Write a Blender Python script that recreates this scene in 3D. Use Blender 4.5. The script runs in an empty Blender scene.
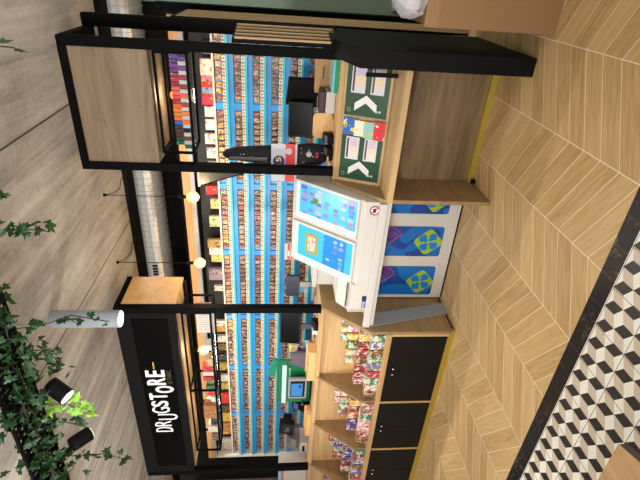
import bpy, bmesh, math, random
from mathutils import Vector, Matrix
random.seed(7)
C = bpy.context.scene.collection
PI = math.pi

# ------------------------------------------------------------------ materials
def newmat(name):
    m = bpy.data.materials.new(name); m.use_nodes = True
    nt = m.node_tree
    return m, nt, nt.nodes['Principled BSDF']

def srgb(r, g, b):
    f = lambda c: (c/255/12.92) if c/255 <= .04045 else ((c/255+.055)/1.055)**2.4
    return (f(r), f(g), f(b), 1)

MC = {}
def mat(col, rough=.5, metal=0, emit=None, es=0, trans=0, alpha=1, name=None):
    key = (col, rough, metal, emit, es, trans, alpha)
    if key in MC: return MC[key]
    m, nt, b = newmat(name or 'plain')
    b.inputs['Base Color'].default_value = srgb(*col)
    b.inputs['Roughness'].default_value = rough
    b.inputs['Metallic'].default_value = metal
    if emit:
        b.inputs['Emission Color'].default_value = srgb(*emit)
        b.inputs['Emission Strength'].default_value = es
    if max(col) < 45 and not metal: b.inputs['Specular IOR Level'].default_value = .15 if max(col) > 11 else .06
    if trans: b.inputs['Transmission Weight'].default_value = trans
    if alpha < 1: b.inputs['Alpha'].default_value = alpha
    # tiny procedural roughness variation
    n = nt.nodes.new('ShaderNodeTexNoise'); n.inputs['Scale'].default_value = 35
    mr = nt.nodes.new('ShaderNodeMapRange')
    mr.inputs[3].default_value = max(0, rough-.05); mr.inputs[4].default_value = min(1, rough+.05)
    nt.links.new(n.outputs['Fac'], mr.inputs[0]); nt.links.new(mr.outputs[0], b.inputs['Roughness'])
    MC[key] = m
    return m

class NG:
    def __init__(s, nt): s.nt = nt
    def n(s, t): return s.nt.nodes.new(t)
    def lk(s, a, b): s.nt.links.new(a, b)
    def m(s, op, a, b=None, c=None):
        n = s.n('ShaderNodeMath'); n.operation = op
        for i, v in enumerate((a, b, c)):
            if v is None: continue
            if isinstance(v, (int, float)): n.inputs[i].default_value = v
            else: s.lk(v, n.inputs[i])
        return n.outputs[0]
    def mix(s, f, a, b):
        n = s.n('ShaderNodeMix'); n.data_type = 'RGBA'
        for i, v in ((0, f), (6, a), (7, b)):
            if isinstance(v, (int, float)): n.inputs[i].default_value = v
            elif isinstance(v, tuple): n.inputs[i].default_value = v
            else: s.lk(v, n.inputs[i])
        return n.outputs[2]
    def comb(s, x, y, z):
        n = s.n('ShaderNodeCombineXYZ')
        for i, v in enumerate((x, y, z)):
            if isinstance(v, (int, float)): n.inputs[i].default_value = v
            else: s.lk(v, n.inputs[i])
        return n.outputs[0]
    def noise(s, vec, scale, detail=4, rough=.55, dist=0):
        n = s.n('ShaderNodeTexNoise'); s.lk(vec, n.inputs['Vector'])
        n.inputs['Scale'].default_value = scale; n.inputs['Detail'].default_value = detail
        n.inputs['Roughness'].default_value = rough; n.inputs['Distortion'].default_value = dist
        return n.outputs['Fac']
    def ramp(s, f, stops):
        n = s.n('ShaderNodeValToRGB'); s.lk(f, n.inputs[0])
        el = n.color_ramp.elements
        while len(el) < len(stops): el.new(.5)
        for e, (p, c) in zip(el, stops): e.position = p; e.color = c
        return n.outputs[0]
    def xyz(s):
        g = s.n('ShaderNodeNewGeometry'); p = s.n('ShaderNodeSeparateXYZ'); s.lk(g.outputs['Position'], p.inputs[0])
        return g.outputs['Position'], p.outputs[0], p.outputs[1], p.outputs[2]

def wood(name, dark, mid, light, along='X', rough=.5, k=9, knots=0.0):
    m, nt, b = newmat(name); g = NG(nt)
    pos, x, y, z = g.xyz()
    sc = {'X': (.55, 1, 1), 'Y': (1, .55, 1), 'Z': (1, 1, .55)}[along]
    sc = [c if c == .55 else k for c in sc]
    v = g.comb(g.m('MULTIPLY', x, sc[0]), g.m('MULTIPLY', y, sc[1]), g.m('MULTIPLY', z, sc[2]))
    n1 = g.noise(v, 1.6, 6, .6, .6)
    n2 = g.noise(v, 9, 3, .6, .2)
    f = g.m('ADD', g.m('MULTIPLY', n1, .75), g.m('MULTIPLY', n2, .25))
    col = g.ramp(f, [(.28, srgb(*dark)), (.48, srgb(*mid)), (.7, srgb(*light))])
    if knots:
        kn = g.noise(g.comb(g.m('MULTIPLY', x, 2.2 if along == 'X' else 5), g.m('MULTIPLY', y, 4), g.m('MULTIPLY', z, 2.2 if along == 'Z' else 5)), 2.2, 2, .5, 1.2)
        kf = g.ramp(kn, [(.70, (0, 0, 0, 1)), (.76, (1, 1, 1, 1))])
        col = g.mix(g.m('MULTIPLY', kf, knots), col, srgb(*[int(c*.55) for c in dark]))
    g.lk(col, b.inputs['Base Color']); b.inputs['Roughness'].default_value = rough
    return m

M = {}
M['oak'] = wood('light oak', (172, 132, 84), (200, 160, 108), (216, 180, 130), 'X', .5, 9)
M['oak_shaded'] = wood('oak side', (126, 99, 63), (152, 123, 84), (168, 139, 98), 'Y', .5, 9)  # darker copy of the light oak, side-face shade put into the colour
M['oakz'] = wood('light oak upright', (172, 132, 84), (200, 160, 108), (216, 180, 130), 'Z', .5, 9)
M['lip'] = wood('oak lip', (166, 133, 88), (192, 158, 110), (208, 178, 130), 'X', .5, 9)
M['walnut'] = wood('grey brown oak', (76, 58, 38), (122, 98, 68), (150, 124, 90), 'X', .55, 7, .5)
M['header'] = wood('weathered oak', (92, 74, 55), (132, 112, 88), (154, 133, 107), 'X', .5, 5, .9)
M['honey'] = wood('honey oak', (196, 148, 92), (224, 178, 118), (236, 194, 136), 'X', .45, 5, .4)
M['table'] = wood('bench oak', (176, 136, 92), (200, 160, 114), (214, 178, 134), 'Y', .45, 9)
M['slat'] = wood('slat pine', (176, 138, 92), (204, 168, 120), (222, 190, 146), 'Z', .5, 12)
M['fascia'] = wood('fascia oak', (150, 104, 60), (184, 134, 82), (204, 154, 100), 'X', .45, 8)
M['black'] = mat((9, 9, 10), .6, name='black powder coat')
M['satin'] = mat((12, 12, 14), .65, name='satin black')
M['gloss'] = mat((3, 3, 4), .5, name='black gloss')
M['white'] = mat((208, 203, 195), .4, name='white laminate')
M['offw'] = mat((196, 190, 181), .45, name='off white')
M['grey'] = mat((150, 153, 158), .4, name='grey board')
M['dgrey'] = mat((70, 72, 76), .45, name='dark grey plastic')
M['chrome'] = mat((210, 212, 214), .2, 1, name='chrome')
M['steel'] = mat((168, 165, 158), .35, .8, name='steel')
M['green'] = mat((3, 68, 38), .45, name='poster green')
M['glass'] = mat((225, 240, 245), .05, 0, trans=1, alpha=.25, name='clear glass')
M['brass'] = mat((186, 160, 62), .4, .3, name='brass skirting')

def floor_mat():
    m, nt, b = newmat('chevron planks'); g = NG(nt)
    pos, x, y, z = g.xyz()
    W = .455; P = .145
    xs = g.m('DIVIDE', g.m('ADD', x, .735), W)
    col = g.m('FLOOR', xs); fx = g.m('SUBTRACT', xs, col)
    par = g.m('FLOORED_MODULO', col, 2.0)
    tri = g.m('ABSOLUTE', g.m('SUBTRACT', par, fx))
    t = g.m('DIVIDE', g.m('SUBTRACT', g.m('SUBTRACT', y, 1.887), g.m('MULTIPLY', tri, W*.577)), P)
    row = g.m('FLOOR', t); ft = g.m('SUBTRACT', t, row)
    e1 = g.m('LESS_THAN', g.m('MINIMUM', fx, g.m('SUBTRACT', 1.0, fx)), .005)
    e2 = g.m('LESS_THAN', g.m('MINIMUM', ft, g.m('SUBTRACT', 1.0, ft)), .014)
    gr = g.m('MAXIMUM', e1, e2)
    wn = g.n('ShaderNodeTexWhiteNoise'); wn.noise_dimensions = '3D'
    g.lk(g.comb(col, row, 3.3), wn.inputs['Vector'])
    rnd = wn.outputs['Value']
    v = g.comb(g.m('MULTIPLY', fx, .9), g.m('MULTIPLY', ft, 2.6), g.m('MULTIPLY', rnd, 40))
    n1 = g.noise(v, 2.2, 6, .6, .9)
    n2 = g.noise(g.comb(g.m('MULTIPLY', fx, 2), g.m('MULTIPLY', ft, 22), g.m('MULTIPLY', rnd, 40)), 1.5, 3, .5, .3)
    f = g.m('ADD', g.m('ADD', g.m('MULTIPLY', n1, .6), g.m('MULTIPLY', n2, .22)), g.m('MULTIPLY', rnd, .2))
    c = g.ramp(f, [(.27, srgb(164, 131, 84)), (.5, srgb(200, 165, 111)), (.75, srgb(218, 188, 136))])
    c = g.mix(gr, c, srgb(240, 228, 204))
    g.lk(c, b.inputs['Base Color']); b.inputs['Roughness'].default_value = .4; b.inputs['Specular IOR Level'].default_value = .35
    return m

def tile_mat():
    m, nt, b = newmat('tumbling block tiles'); g = NG(nt)
    pos, X, Y, z = g.xyz()
    w, e = .0565, .0713
    def loc(x0, y0):
        a = g.m('DIVIDE', g.m('SUBTRACT', X, x0), 2*w); a = g.m('SUBTRACT', a, g.m('ROUND', a))
        c = g.m('DIVIDE', g.m('SUBTRACT', Y, y0), 3*e); c = g.m('SUBTRACT', c, g.m('ROUND', c))
        return g.m('MULTIPLY', a, 2*w), g.m('MULTIPLY', c, 3*e)
    xa, ya = loc(-1.6015, 1.600)
    xb, yb = loc(-1.6015+w, 1.600+1.5*e)
    ins = g.m('LESS_THAN', g.m('ADD', g.m('ABSOLUTE', ya), g.m('MULTIPLY', g.m('ABSOLUTE', xa), .5*e/w)), e)
    sel = lambda p, q: g.m('ADD', g.m('MULTIPLY', p, ins), g.m('MULTIPLY', q, g.m('SUBTRACT', 1.0, ins)))
    x, y = sel(xa, xb), sel(ya, yb)
    side = g.m('LESS_THAN', y, g.m('MULTIPLY', g.m('ABSOLUTE', x), .5*e/w))
    left = g.m('MULTIPLY', side, g.m('LESS_THAN', x, 0.0))
    c = g.mix(side, srgb(240, 238, 226), srgb(206, 192, 172))
    c = g.mix(left, c, srgb(24, 23, 23))
    def seam(v, v0, p):
        a = g.m('DIVIDE', g.m('SUBTRACT', v, v0), p); a = g.m('ABSOLUTE', g.m('SUBTRACT', a, g.m('ROUND', a)))
        return g.m('LESS_THAN', a, .0016/p)
    s = g.m('MAXIMUM', seam(X, -1.664, .226), seam(Y, 1.417, .214))
    c = g.mix(s, c, srgb(70, 70, 70))
    g.lk(c, b.inputs['Base Color']); b.inputs['Roughness'].default_value = .4
    return m

def marble_mat():
    m, nt, b = newmat('black marble'); g = NG(nt)
    pos, X, Y, z = g.xyz()
    n = g.noise(pos, 5, 5, .6, 1.5)
    v = g.m('ABSOLUTE', g.m('SUBTRACT', n, .5))
    f = g.ramp(v, [(.0, (1, 1, 1, 1)), (.012, (0, 0, 0, 1))])
    msk = g.ramp(g.noise(pos, 3.1, 2), [(.5, (0, 0, 0, 1)), (.62, (1, 1, 1, 1))])
    c = g.mix(g.m('MULTIPLY', g.m('MULTIPLY', f, msk), .5), srgb(14, 12, 11), srgb(190, 182, 170))
    a = g.m('DIVIDE', g.m('ADD', X, 1.187), .155); a = g.m('ABSOLUTE', g.m('SUBTRACT', a, g.m('ROUND', a)))
    c = g.mix(g.m('LESS_THAN', a, .011), c, srgb(70, 66, 62))
    g.lk(c, b.inputs['Base Color']); b.inputs['Roughness'].default_value = .3; b.inputs['Specular IOR Level'].default_value = .2
    return m

def ceil_mat():
    m, nt, b = newmat('streaked concrete board'); g = NG(nt)
    pos, X, Y, z = g.xyz()
    v = g.comb(g.m('MULTIPLY', X, 6), g.m('MULTIPLY', Y, .5), z)
    n1 = g.noise(v, 1.1, 7, .68, .7)
    n2 = g.noise(pos, 26, 5, .7, 0)
    n3 = g.noise(pos, 2.0, 4, .6, .4)
    f = g.m('ADD', g.m('ADD', g.m('MULTIPLY', n1, .62), g.m('MULTIPLY', n2, .16)), g.m('MULTIPLY', n3, .22))
    c = g.ramp(f, [(.33, srgb(124, 116, 109)), (.49, srgb(190, 180, 168)), (.64, srgb(226, 216, 203))])
    a = g.m('DIVIDE', g.m('ADD', X, .975), 1.42); a = g.m('ABSOLUTE', g.m('SUBTRACT', a, g.m('ROUND', a)))
    c = g.mix(g.m('LESS_THAN', a, .0045), c, srgb(72, 66, 60))
    g.lk(c, b.inputs['Base Color']); b.inputs['Roughness'].default_value = .7
    return m

def rail_mat():      # price rail: row of little pale tags with a printed centre
    m, nt, b = newmat('price tag rail'); g = NG(nt)
    pos, X, Y, Z = g.xyz()
    a = g.m('DIVIDE', X, .06); fl = g.m('FLOOR', a); f = g.m('ABSOLUTE', g.m('SUBTRACT', g.m('SUBTRACT', a, fl), .5))
    tag = g.m('LESS_THAN', f, .38)
    ink = g.m('LESS_THAN', f, .17)
    wn = g.n('ShaderNodeTexWhiteNoise'); wn.noise_dimensions = '1D'; g.lk(fl, wn.inputs['W'])
    tc = g.ramp(wn.outputs['Value'], [(0, srgb(200, 180, 158)), (1, srgb(222, 208, 190))])
    t = g.n('ShaderNodeTexCoord'); sp = g.n('ShaderNodeSeparateXYZ'); g.lk(t.outputs['Generated'], sp.inputs[0])
    gz = g.m('LESS_THAN', g.m('ABSOLUTE', g.m('SUBTRACT', sp.outputs[2], .5)), .25)
    c = g.mix(tag, srgb(120, 104, 94), tc)
    c = g.mix(g.m('MULTIPLY', ink, gz), c, srgb(140, 104, 86))
    g.lk(c, b.inputs['Base Color']); b.inputs['Roughness'].default_value = .5
    return m

def pack_mat(name, a, b_, c_):
    m, nt, b = newmat(name); g = NG(nt)
    t = g.n('ShaderNodeTexCoord')
    oi = g.n('ShaderNodeObjectInfo')
    ad = g.n('ShaderNodeVectorMath'); ad.operation = 'ADD'
    g.lk(t.outputs['Generated'], ad.inputs[0]); g.lk(g.comb(g.m('MULTIPLY', oi.outputs['Random'], 50), 0.0, 0.0), ad.inputs[1])
    n = g.noise(ad.outputs[0], 2.3, 2, .5, .4)
    c = g.ramp(n, [(.36, srgb(*a)), (.5, srgb(*b_)), (.64, srgb(*c_))])
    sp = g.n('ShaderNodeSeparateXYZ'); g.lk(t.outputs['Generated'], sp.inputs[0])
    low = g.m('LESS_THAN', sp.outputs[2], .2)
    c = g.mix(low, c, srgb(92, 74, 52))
    g.lk(c, b.inputs['Base Color']); b.inputs['Roughness'].default_value = .4
    return m

def print_mat(name, base, inks, scale=14, rough=.4, thr=.5):
    """printed packaging: base colour with blocks of ink"""
    m, nt, b = newmat(name); g = NG(nt)
    t = g.n('ShaderNodeTexCoord')
    oi = g.n('ShaderNodeObjectInfo')
    ad = g.n('ShaderNodeVectorMath'); ad.operation = 'ADD'
    g.lk(t.outputs['Object'], ad.inputs[0]); g.lk(g.comb(g.m('MULTIPLY', oi.outputs['Random'], 9), 0.0, g.m('MULTIPLY', oi.outputs['Random'], 5)), ad.inputs[1])
    c = srgb(*base)
    for i, k in enumerate(inks):
        n = g.noise(ad.outputs[0], scale*(1+.35*i), 1, .5, .6)
        c = g.mix(g.m('GREATER_THAN', n, thr+.05*i), c, srgb(*k))
    g.lk(c, b.inputs['Base Color']); b.inputs['Roughness'].default_value = rough
    return m

M['floor'] = floor_mat(); M['tile'] = tile_mat(); M['marble'] = marble_mat(); M['ceil'] = ceil_mat(); M['rail'] = rail_mat()

# ------------------------------------------------------------------ geometry helpers
class MB:
    def __init__(s): s.bm = bmesh.new()
    def box(s, x0, x1, y0, y1, z0, z1):
        v = [s.bm.verts.new(p) for p in ((x0,y0,z0),(x1,y0,z0),(x1,y1,z0),(x0,y1,z0),(x0,y0,z1),(x1,y0,z1),(x1,y1,z1),(x0,y1,z1))]
        for f in ((0,3,2,1),(4,5,6,7),(0,1,5,4),(1,2,6,5),(2,3,7,6),(3,0,4,7)): s.bm.faces.new([v[i] for i in f])
        return s
    def prism(s, poly, vec):
        """extrude a 3-D polygon along vec"""
        vec = Vector(vec)
        a = [s.bm.verts.new(p) for p in poly]; b = [s.bm.verts.new(Vector(p)+vec) for p in poly]
        n = len(poly); s.bm.faces.new(a); s.bm.faces.new(b[::-1])
        for i in range(n): s.bm.faces.new([a[i], b[i], b[(i+1) % n], a[(i+1) % n]])
        return s
    def px(s, yz, x0, x1): return s.prism([(x0, y, z) for y, z in yz], (x1-x0, 0, 0))
    def pz(s, xy, z0, z1): return s.prism([(x, y, z0) for x, y in xy], (0, 0, z1-z0))
    def py(s, xz, y0, y1): return s.prism([(x, y0, z) for x, z in xz], (0, y1-y0, 0))
    def cyl(s, p0, p1, r0, r1=None, n=16, cap=True):
        r1 = r0 if r1 is None else r1
        p0, p1 = Vector(p0), Vector(p1); d = (p1-p0).normalized()
        u = d.orthogonal().normalized(); w = d.cross(u)
        A, B = [], []
        for i in range(n):
            o = math.cos(2*PI*i/n)*u+math.sin(2*PI*i/n)*w
            A.append(s.bm.verts.new(p0+o*r0)); B.append(s.bm.verts.new(p1+o*r1))
        for i in range(n): s.bm.faces.new([A[i], A[(i+1) % n], B[(i+1) % n], B[i]])
        if cap: s.bm.faces.new(A[::-1]); s.bm.faces.new(B)
        return s
    def tube(s, pts, r, n=6):
        for a, b in zip(pts, pts[1:]): s.cyl(a, b, r, r, n)
        return s
    def lathe(s, prof, c, axis=(0, 0, 1), n=20):
        """prof: list of (r, h) along axis from c"""
        c = Vector(c); d = Vector(axis).normalized(); u = d.orthogonal().normalized(); w = d.cross(u)
        rings = []
        for r, h in prof:
            rings.append([s.bm.verts.new(c+d*h+(math.cos(2*PI*i/n)*u+math.sin(2*PI*i/n)*w)*max(r, 1e-4)) for i in range(n)])
        for A, B in zip(rings, rings[1:]):
            for i in range(n): s.bm.faces.new([A[i], A[(i+1) % n], B[(i+1) % n], B[i]])
        s.bm.faces.new(rings[0][::-1]); s.bm.faces.new(rings[-1])
        return s
    def xf(s, mtx):
        bmesh.ops.transform(s.bm, matrix=mtx, verts=s.bm.verts[:]); return s
    def mesh(s, m, off=(0, 0, 0), bevel=0, smooth=False):
        bmesh.ops.translate(s.bm, vec=-Vector(off), verts=s.bm.verts[:])
        if bevel:
            bmesh.ops.bevel(s.bm, geom=s.bm.edges[:], offset=bevel, segments=2, affect='EDGES', profile=.5, clamp_overlap=True)
        bmesh.ops.recalc_face_normals(s.bm, faces=s.bm.faces[:])
        me = bpy.data.meshes.new('mesh'); s.bm.to_mesh(me); s.bm.free()
        me.materials.append(m)
        if smooth:
            for p in me.polygons: p.use_smooth = True
        return me

def tag(o, label, cat, group=None, kind=None):
    if label: o['label'] = label
    if cat: o['category'] = cat
    if group: o['group'] = group
    if kind: o['kind'] = kind
    return o

def T(name, label, cat, loc=(0, 0, 0), group=None, rotz=0):
    o = bpy.data.objects.new(name, None); C.objects.link(o); o.location = loc; o.rotation_euler = (0, 0, rotz)
    o.empty_display_size = .05
    return tag(o, label, cat, group)

def rootloc(o):
    while o.parent: o = o.parent
    return o.location
def P(name, mb, m, par, bevel=0, smooth=False, label=None, local=False, kind=None):
    me = mb.mesh(m, (0, 0, 0) if local else rootloc(par), bevel, smooth)
    me.name = name
    o = bpy.data.objects.new(name, me); C.objects.link(o); o.parent = par
    if label: o['label'] = label
    if kind: o['kind'] = kind
    return o
def S(name, mb, m, label, cat, loc, group=None, bevel=0, smooth=False, rotz=0, local=False, kind=None):
    me = mb.mesh(m, (0, 0, 0) if local else loc, bevel, smooth); me.name = name
    o = bpy.data.objects.new(name, me); C.objects.link(o); o.location = loc; o.rotation_euler = (0, 0, rotz)
    return tag(o, label, cat, group, kind)
def ST(name, mb, m):
    me = mb.mesh(m); o = bpy.data.objects.new(name, me); C.objects.link(o); o['kind'] = 'structure'; return o
def inst(name, me, loc, label, cat, group, rotz=0):
    o = bpy.data.objects.new(name, me); C.objects.link(o); o.location = loc; o.rotation_euler = (0, 0, rotz)
    return tag(o, label, cat, group)
def copy_tree(o, par=None):
    c = o.copy(); C.objects.link(c)
    if par: c.parent = par
    for ch in list(o.children): copy_tree(ch, c)
    return c

def text_mb(txt, x0, x1, z0, z1, y, depth=.004, offset=0.0, rot=None):
    """lettering fitted into a box on a plane facing -Y"""
    cu = bpy.data.curves.new('txt', 'FONT'); cu.body = txt; cu.extrude = .01; cu.offset = offset
    o = bpy.data.objects.new('txt', cu); C.objects.link(o)
    dg = bpy.context.evaluated_depsgraph_get(); me = bpy.data.meshes.new_from_object(o.evaluated_get(dg))
    bpy.data.objects.remove(o)
    vs = [v.co for v in me.vertices]
    ax, bx = min(v.x for v in vs), max(v.x for v in vs); ay, by = min(v.y for v in vs), max(v.y for v in vs)
    mb = MB(); mb.bm.from_mesh(me); bpy.data.meshes.remove(me)
    for v in mb.bm.verts:
        x, yy, zz = v.co
        v.co = (x0+(x-ax)/(bx-ax)*(x1-x0), y-depth*(zz+.01)/.02, z0+(yy-ay)/(by-ay)*(z1-z0))
    return mb

def rrect(cx, cz, w, h, r, n=5):
    pts = []
    for sx, sz, a0 in ((1, 1, 0), (-1, 1, 90), (-1, -1, 180), (1, -1, 270)):
        for i in range(n+1):
            a = math.radians(a0+90*i/n)
            pts.append((cx+sx*(w/2-r)+r*math.cos(a), cz+sz*(h/2-r)+r*math.sin(a)))
    return pts

UNITS = ['', 'first', 'second', 'third', 'fourth', 'fifth', 'sixth', 'seventh', 'eighth', 'ninth', 'tenth', 'eleventh', 'twelfth', 'thirteenth', 'fourteenth', 'fifteenth', 'sixteenth', 'seventeenth', 'eighteenth', 'nineteenth']
TENS = {2: 'twenty', 3: 'thirty', 4: 'forty', 5: 'fifty', 6: 'sixty', 7: 'seventy', 8: 'eighty', 9: 'ninety'}
def ordw(n):
    if n < 20: return UNITS[n]
    t, u = divmod(n, 10)
    if u == 0: return TENS[t][:-1]+'ieth'
    return TENS[t]+'-'+UNITS[u]

# ------------------------------------------------------------------ setting
ST('floor', MB().box(-9, 2.5, 1.742, 8, -.05, 0), M['floor'])
ST('floor.001', MB().box(-9, 2.5, -1.5, 1.638, -.05, 0), M['tile'])
ST('trim_1', MB().box(-9, 2.5, 1.638, 1.742, -.05, .0005), M['marble'])
ST('ceiling', MB().box(-9, 2.5, -1.5, 4.36, 3.1, 3.16), M['ceil'])
ST('trim_2', MB().box(-9, 2.5, 4.36, 4.57, 3.06, 3.16), M['satin'])
ST('ceiling.001', MB().box(-9, 2.5, 4.57, 6.6, 3.9, 3.95), mat((44, 40, 36), .8))
ST('wall_back', MB().box(-9, -.42, 5.6, 5.7, 0, 3.9), mat((30, 26, 23), .7))
ST('wall_left', MB().box(-9.1, -9, 1.7, 5.7, 0, 3.1), mat((150, 136, 120), .7))
ST('wall_right', MB().box(-.42, 2.5, 5.5, 5.6, 0, 3.9), mat((150, 174, 148), .6))
ST('baseboard_right', MB().box(-.42, 2.5, 5.46, 5.5, 0, .06), M['black'])

# ------------------------------------------------------------------ right kiosk frame
YP = 3.28
kf = T('kiosk_frame', 'black metal canopy frame with weathered oak header over the right counter', 'kiosk frame', (-.93, 3.28, 1.155))
XL, XR, ZT, PW = -1.382, -.473, 3.0, .062
P('post', MB().box(XL, XL+PW, YP, YP+PW, 1.155, ZT), M['black'], kf, .003)
P('post', MB().box(XR-PW, XR, YP, YP+PW, 1.155, ZT), M['black'], kf, .003)
P('post', MB().box(-.475, -.385, 3.76, 3.83, 1.155, ZT), M['black'], kf, .003)
P('beam', MB().box(XL+PW, XR-PW, YP, YP+PW, ZT-.055, ZT), M['black'], kf)
P('beam', MB().box(XR-PW, XR, YP+PW, 3.76, ZT-.06, ZT), M['black'], kf)
P('beam', MB().box(XL, XL+PW, YP+PW, 3.83, ZT-.06, ZT), M['black'], kf)
P('beam', MB().box(XL+PW, -.475, 3.77, 3.83, ZT-.06, ZT), M['black'], kf)
P('header_panel', MB().box(XL+PW, XR-PW, YP+.012, YP+.04, 2.447, ZT-.055), M['header'], kf)
P('soffit', MB().box(XL+PW, XR-PW, YP+.04, 3.72, 2.447, 2.475), M['header'], kf)
P('soffit_edge', MB().box(XL+PW, XR-PW, 3.72, 3.76, 2.43, 2.475), M['black'], kf)

# slatted side screen fixed behind the right post
sc = T('slat_screen', 'short black framed screen with wood slats beside the right post', 'screen', (-.43, 3.5, 1.17))
P('frame', MB().pz([(-.472, YP+.07), (-.452, YP+.07), (-.388, 3.74), (-.408, 3.74)], 1.17, 1.90), M['satin'], sc)
for i in range(5):
    t = .06+i*.19; x = -.452+.064*t; y = YP+.07+.39*t
    P('slat', MB().box(x-.004, x+.014, y, y+.02, 1.19, 1.885), M['slat'], sc, .002)

# ------------------------------------------------------------------ right counter
ct = T('display_counter', 'grey-brown oak kiosk counter with sloping poster front and thick black end panel', 'counter', (-.95, 3.3, 0))
P('side_panel', MB().px([(2.96, 0), (2.96, .80), (3.29, 1.155), (3.95, 1.155), (3.95, 0)], -1.45, -1.42), M['oak_shaded'], ct, .002)
P('end_panel', MB().px([(2.885, 0), (2.885, 1.10), (3.27, 1.23), (3.875, 1.23), (3.875, 0)], -.51, -.40), M['satin'], ct, .003, label='thick black end panel')
P('front_panel', MB().box(-1.42, -.51, 3.37, 3.39, .0, .80), M['walnut'], ct, label='dark brown recessed front panel')
P('skirting', MB().box(-1.42, -.51, 3.34, 3.37, 0, .045), M['brass'], ct, label='brass coloured skirting strip')
P('tray', MB().box(-1.42, -.51, 2.90, 3.37, .76, .80), M['lip'], ct, .002)
P('slope_board', MB().px([(3.20, .80), (3.32, 1.125), (3.35, 1.125), (3.23, .80)], -1.42, -.51), M['lip'], ct)
P('worktop', MB().box(-1.42, -.51, 3.31, 3.95, 1.125, 1.155), M['oak'], ct, .002)
P('back_panel', MB().box(-1.42, -.51, 3.92, 3.95, 0, 1.125), M['walnut'], ct)
P('foot', MB().cyl((-1.40, 3.30, 0), (-1.40, 3.30, .03), .018), M['satin'], ct)

# green posters on the slope
sl = Vector((0, .12, .325)).normalized(); nrm = Vector((0, -sl.z, sl.y))
SO = Vector((0, 3.20, .80))
def slope(x, s, d=0.0): return Vector((x, 0, 0))+SO+sl*s+nrm*d
def slab(x0, x1, s0, s1, d0, d1): return MB().prism([slope(x0, s0, d0), slope(x1, s0, d0), slope(x1, s1, d0), slope(x0, s1, d0)], nrm*(d1-d0))
def slopoly(pts, d0, d1): return MB().prism([slope(x, s, d0) for x, s in pts], nrm*(d1-d0))
for (x0, x1, lab) in ((-.905, -.525, 'green betting poster nearest the black end panel, black pen holder before it'), (-1.395, -1.05, 'green betting poster at the left end, below the leaflet pocket')):
    c = slope((x0+x1)/2, .06, .0)
    po = T('green_poster', lab, 'poster', c, 'green posters on the counter slope')
    P('board', slab(x0, x1, .018, .325, .0, .004), M['green'], po)
    ax0 = x0+.035
    P('arrow', slopoly([(ax0, .255), (ax0+.06, .175), (ax0, .095), (ax0+.055, .095), (ax0+.115, .175), (ax0+.055, .255)], .004, .006), mat((236, 236, 232), .5), po)
    for k, (sa, sb, ink) in enumerate(((.19, .29, (58, 40, 96)), (.055, .15, (96, 70, 60)))):
        xa, xb = x0+.16, x1-.012
        cd = P('card', slab(xa, xb, sa, sb, .004, .007), mat((222, 216, 216), .5), po)
        P('print', slab(xa+.012, xb-.01, sb-.022, sb-.008, .007, .008), mat(ink, .5), cd)
        P('print', slab(xa+.06, xa+(xb-xa)*.55, sa+.012, sb-.03, .007, .008), mat((240, 214, 176), .5), cd)
        P('print', slab(xa+(xb-xa)*.58, xb-.012, sa+.012, sb-.03, .007, .008), mat((208, 190, 214), .5), cd)
    for s in (.07, .092):
        P('dot', slopoly([(x0+.045+.009*math.cos(a*PI/5), s+.009*math.sin(a*PI/5)) for a in range(10)], .004, .006), mat((190, 205, 196), .5), po)
    ring = [(x0+.04+.014*math.cos(a*PI/6), .293+.014*math.sin(a*PI/6)*.8) for a in range(12)]
    mb = MB(); mb.tube([slope(x, s, .005) for x, s in ring+ring[:1]], .0015, 4)
    P('emblem', mb, mat((190, 205, 196), .5), po)
S('pen_clip', MB().box(-.598, -.572, 3.095, 3.12, .801, 1.015), M['satin'],
       'upright black plastic pen holder standing before the right green poster', 'pen holder', (-.585, 3.107, .801), bevel=.004)
# leaflet pocket
lp = T('leaflet_pocket', 'clear pocket of blue, cream and red leaflets between the two green posters', 'leaflet pocket', slope(-.98, .03, .02))
P('pocket', slab(-1.045, -.915, .03, .05, .006, .05), M['glass'], lp)
P('leaflet', slab(-1.04, -.92, .21, .32, .02, .024), print_mat('blue leaflet', (30, 104, 190), [(238, 206, 60), (228, 232, 240)], 22, .4, .6), lp, label='blue leaflet at the back')
P('leaflet', slab(-1.045, -.93, .13, .235, .026, .030), print_mat('cream leaflet', (238, 230, 208), [(240, 190, 40)], 20, .4, .6), lp, label='cream and yellow leaflet in the middle')
P('leaflet', slab(-1.05, -.93, .075, .165, .032, .036), print_mat('mint leaflet', (150, 196, 180), [(240, 190, 40)], 20, .4, .62), lp, label='mint green leaflet')
P('leaflet', slab(-1.055, -.92, .01, .09, .038, .042), print_mat('red leaflet', (214, 28, 36), [(238, 232, 228)], 20, .4, .64), lp, label='red and white leaflet in front')

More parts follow.
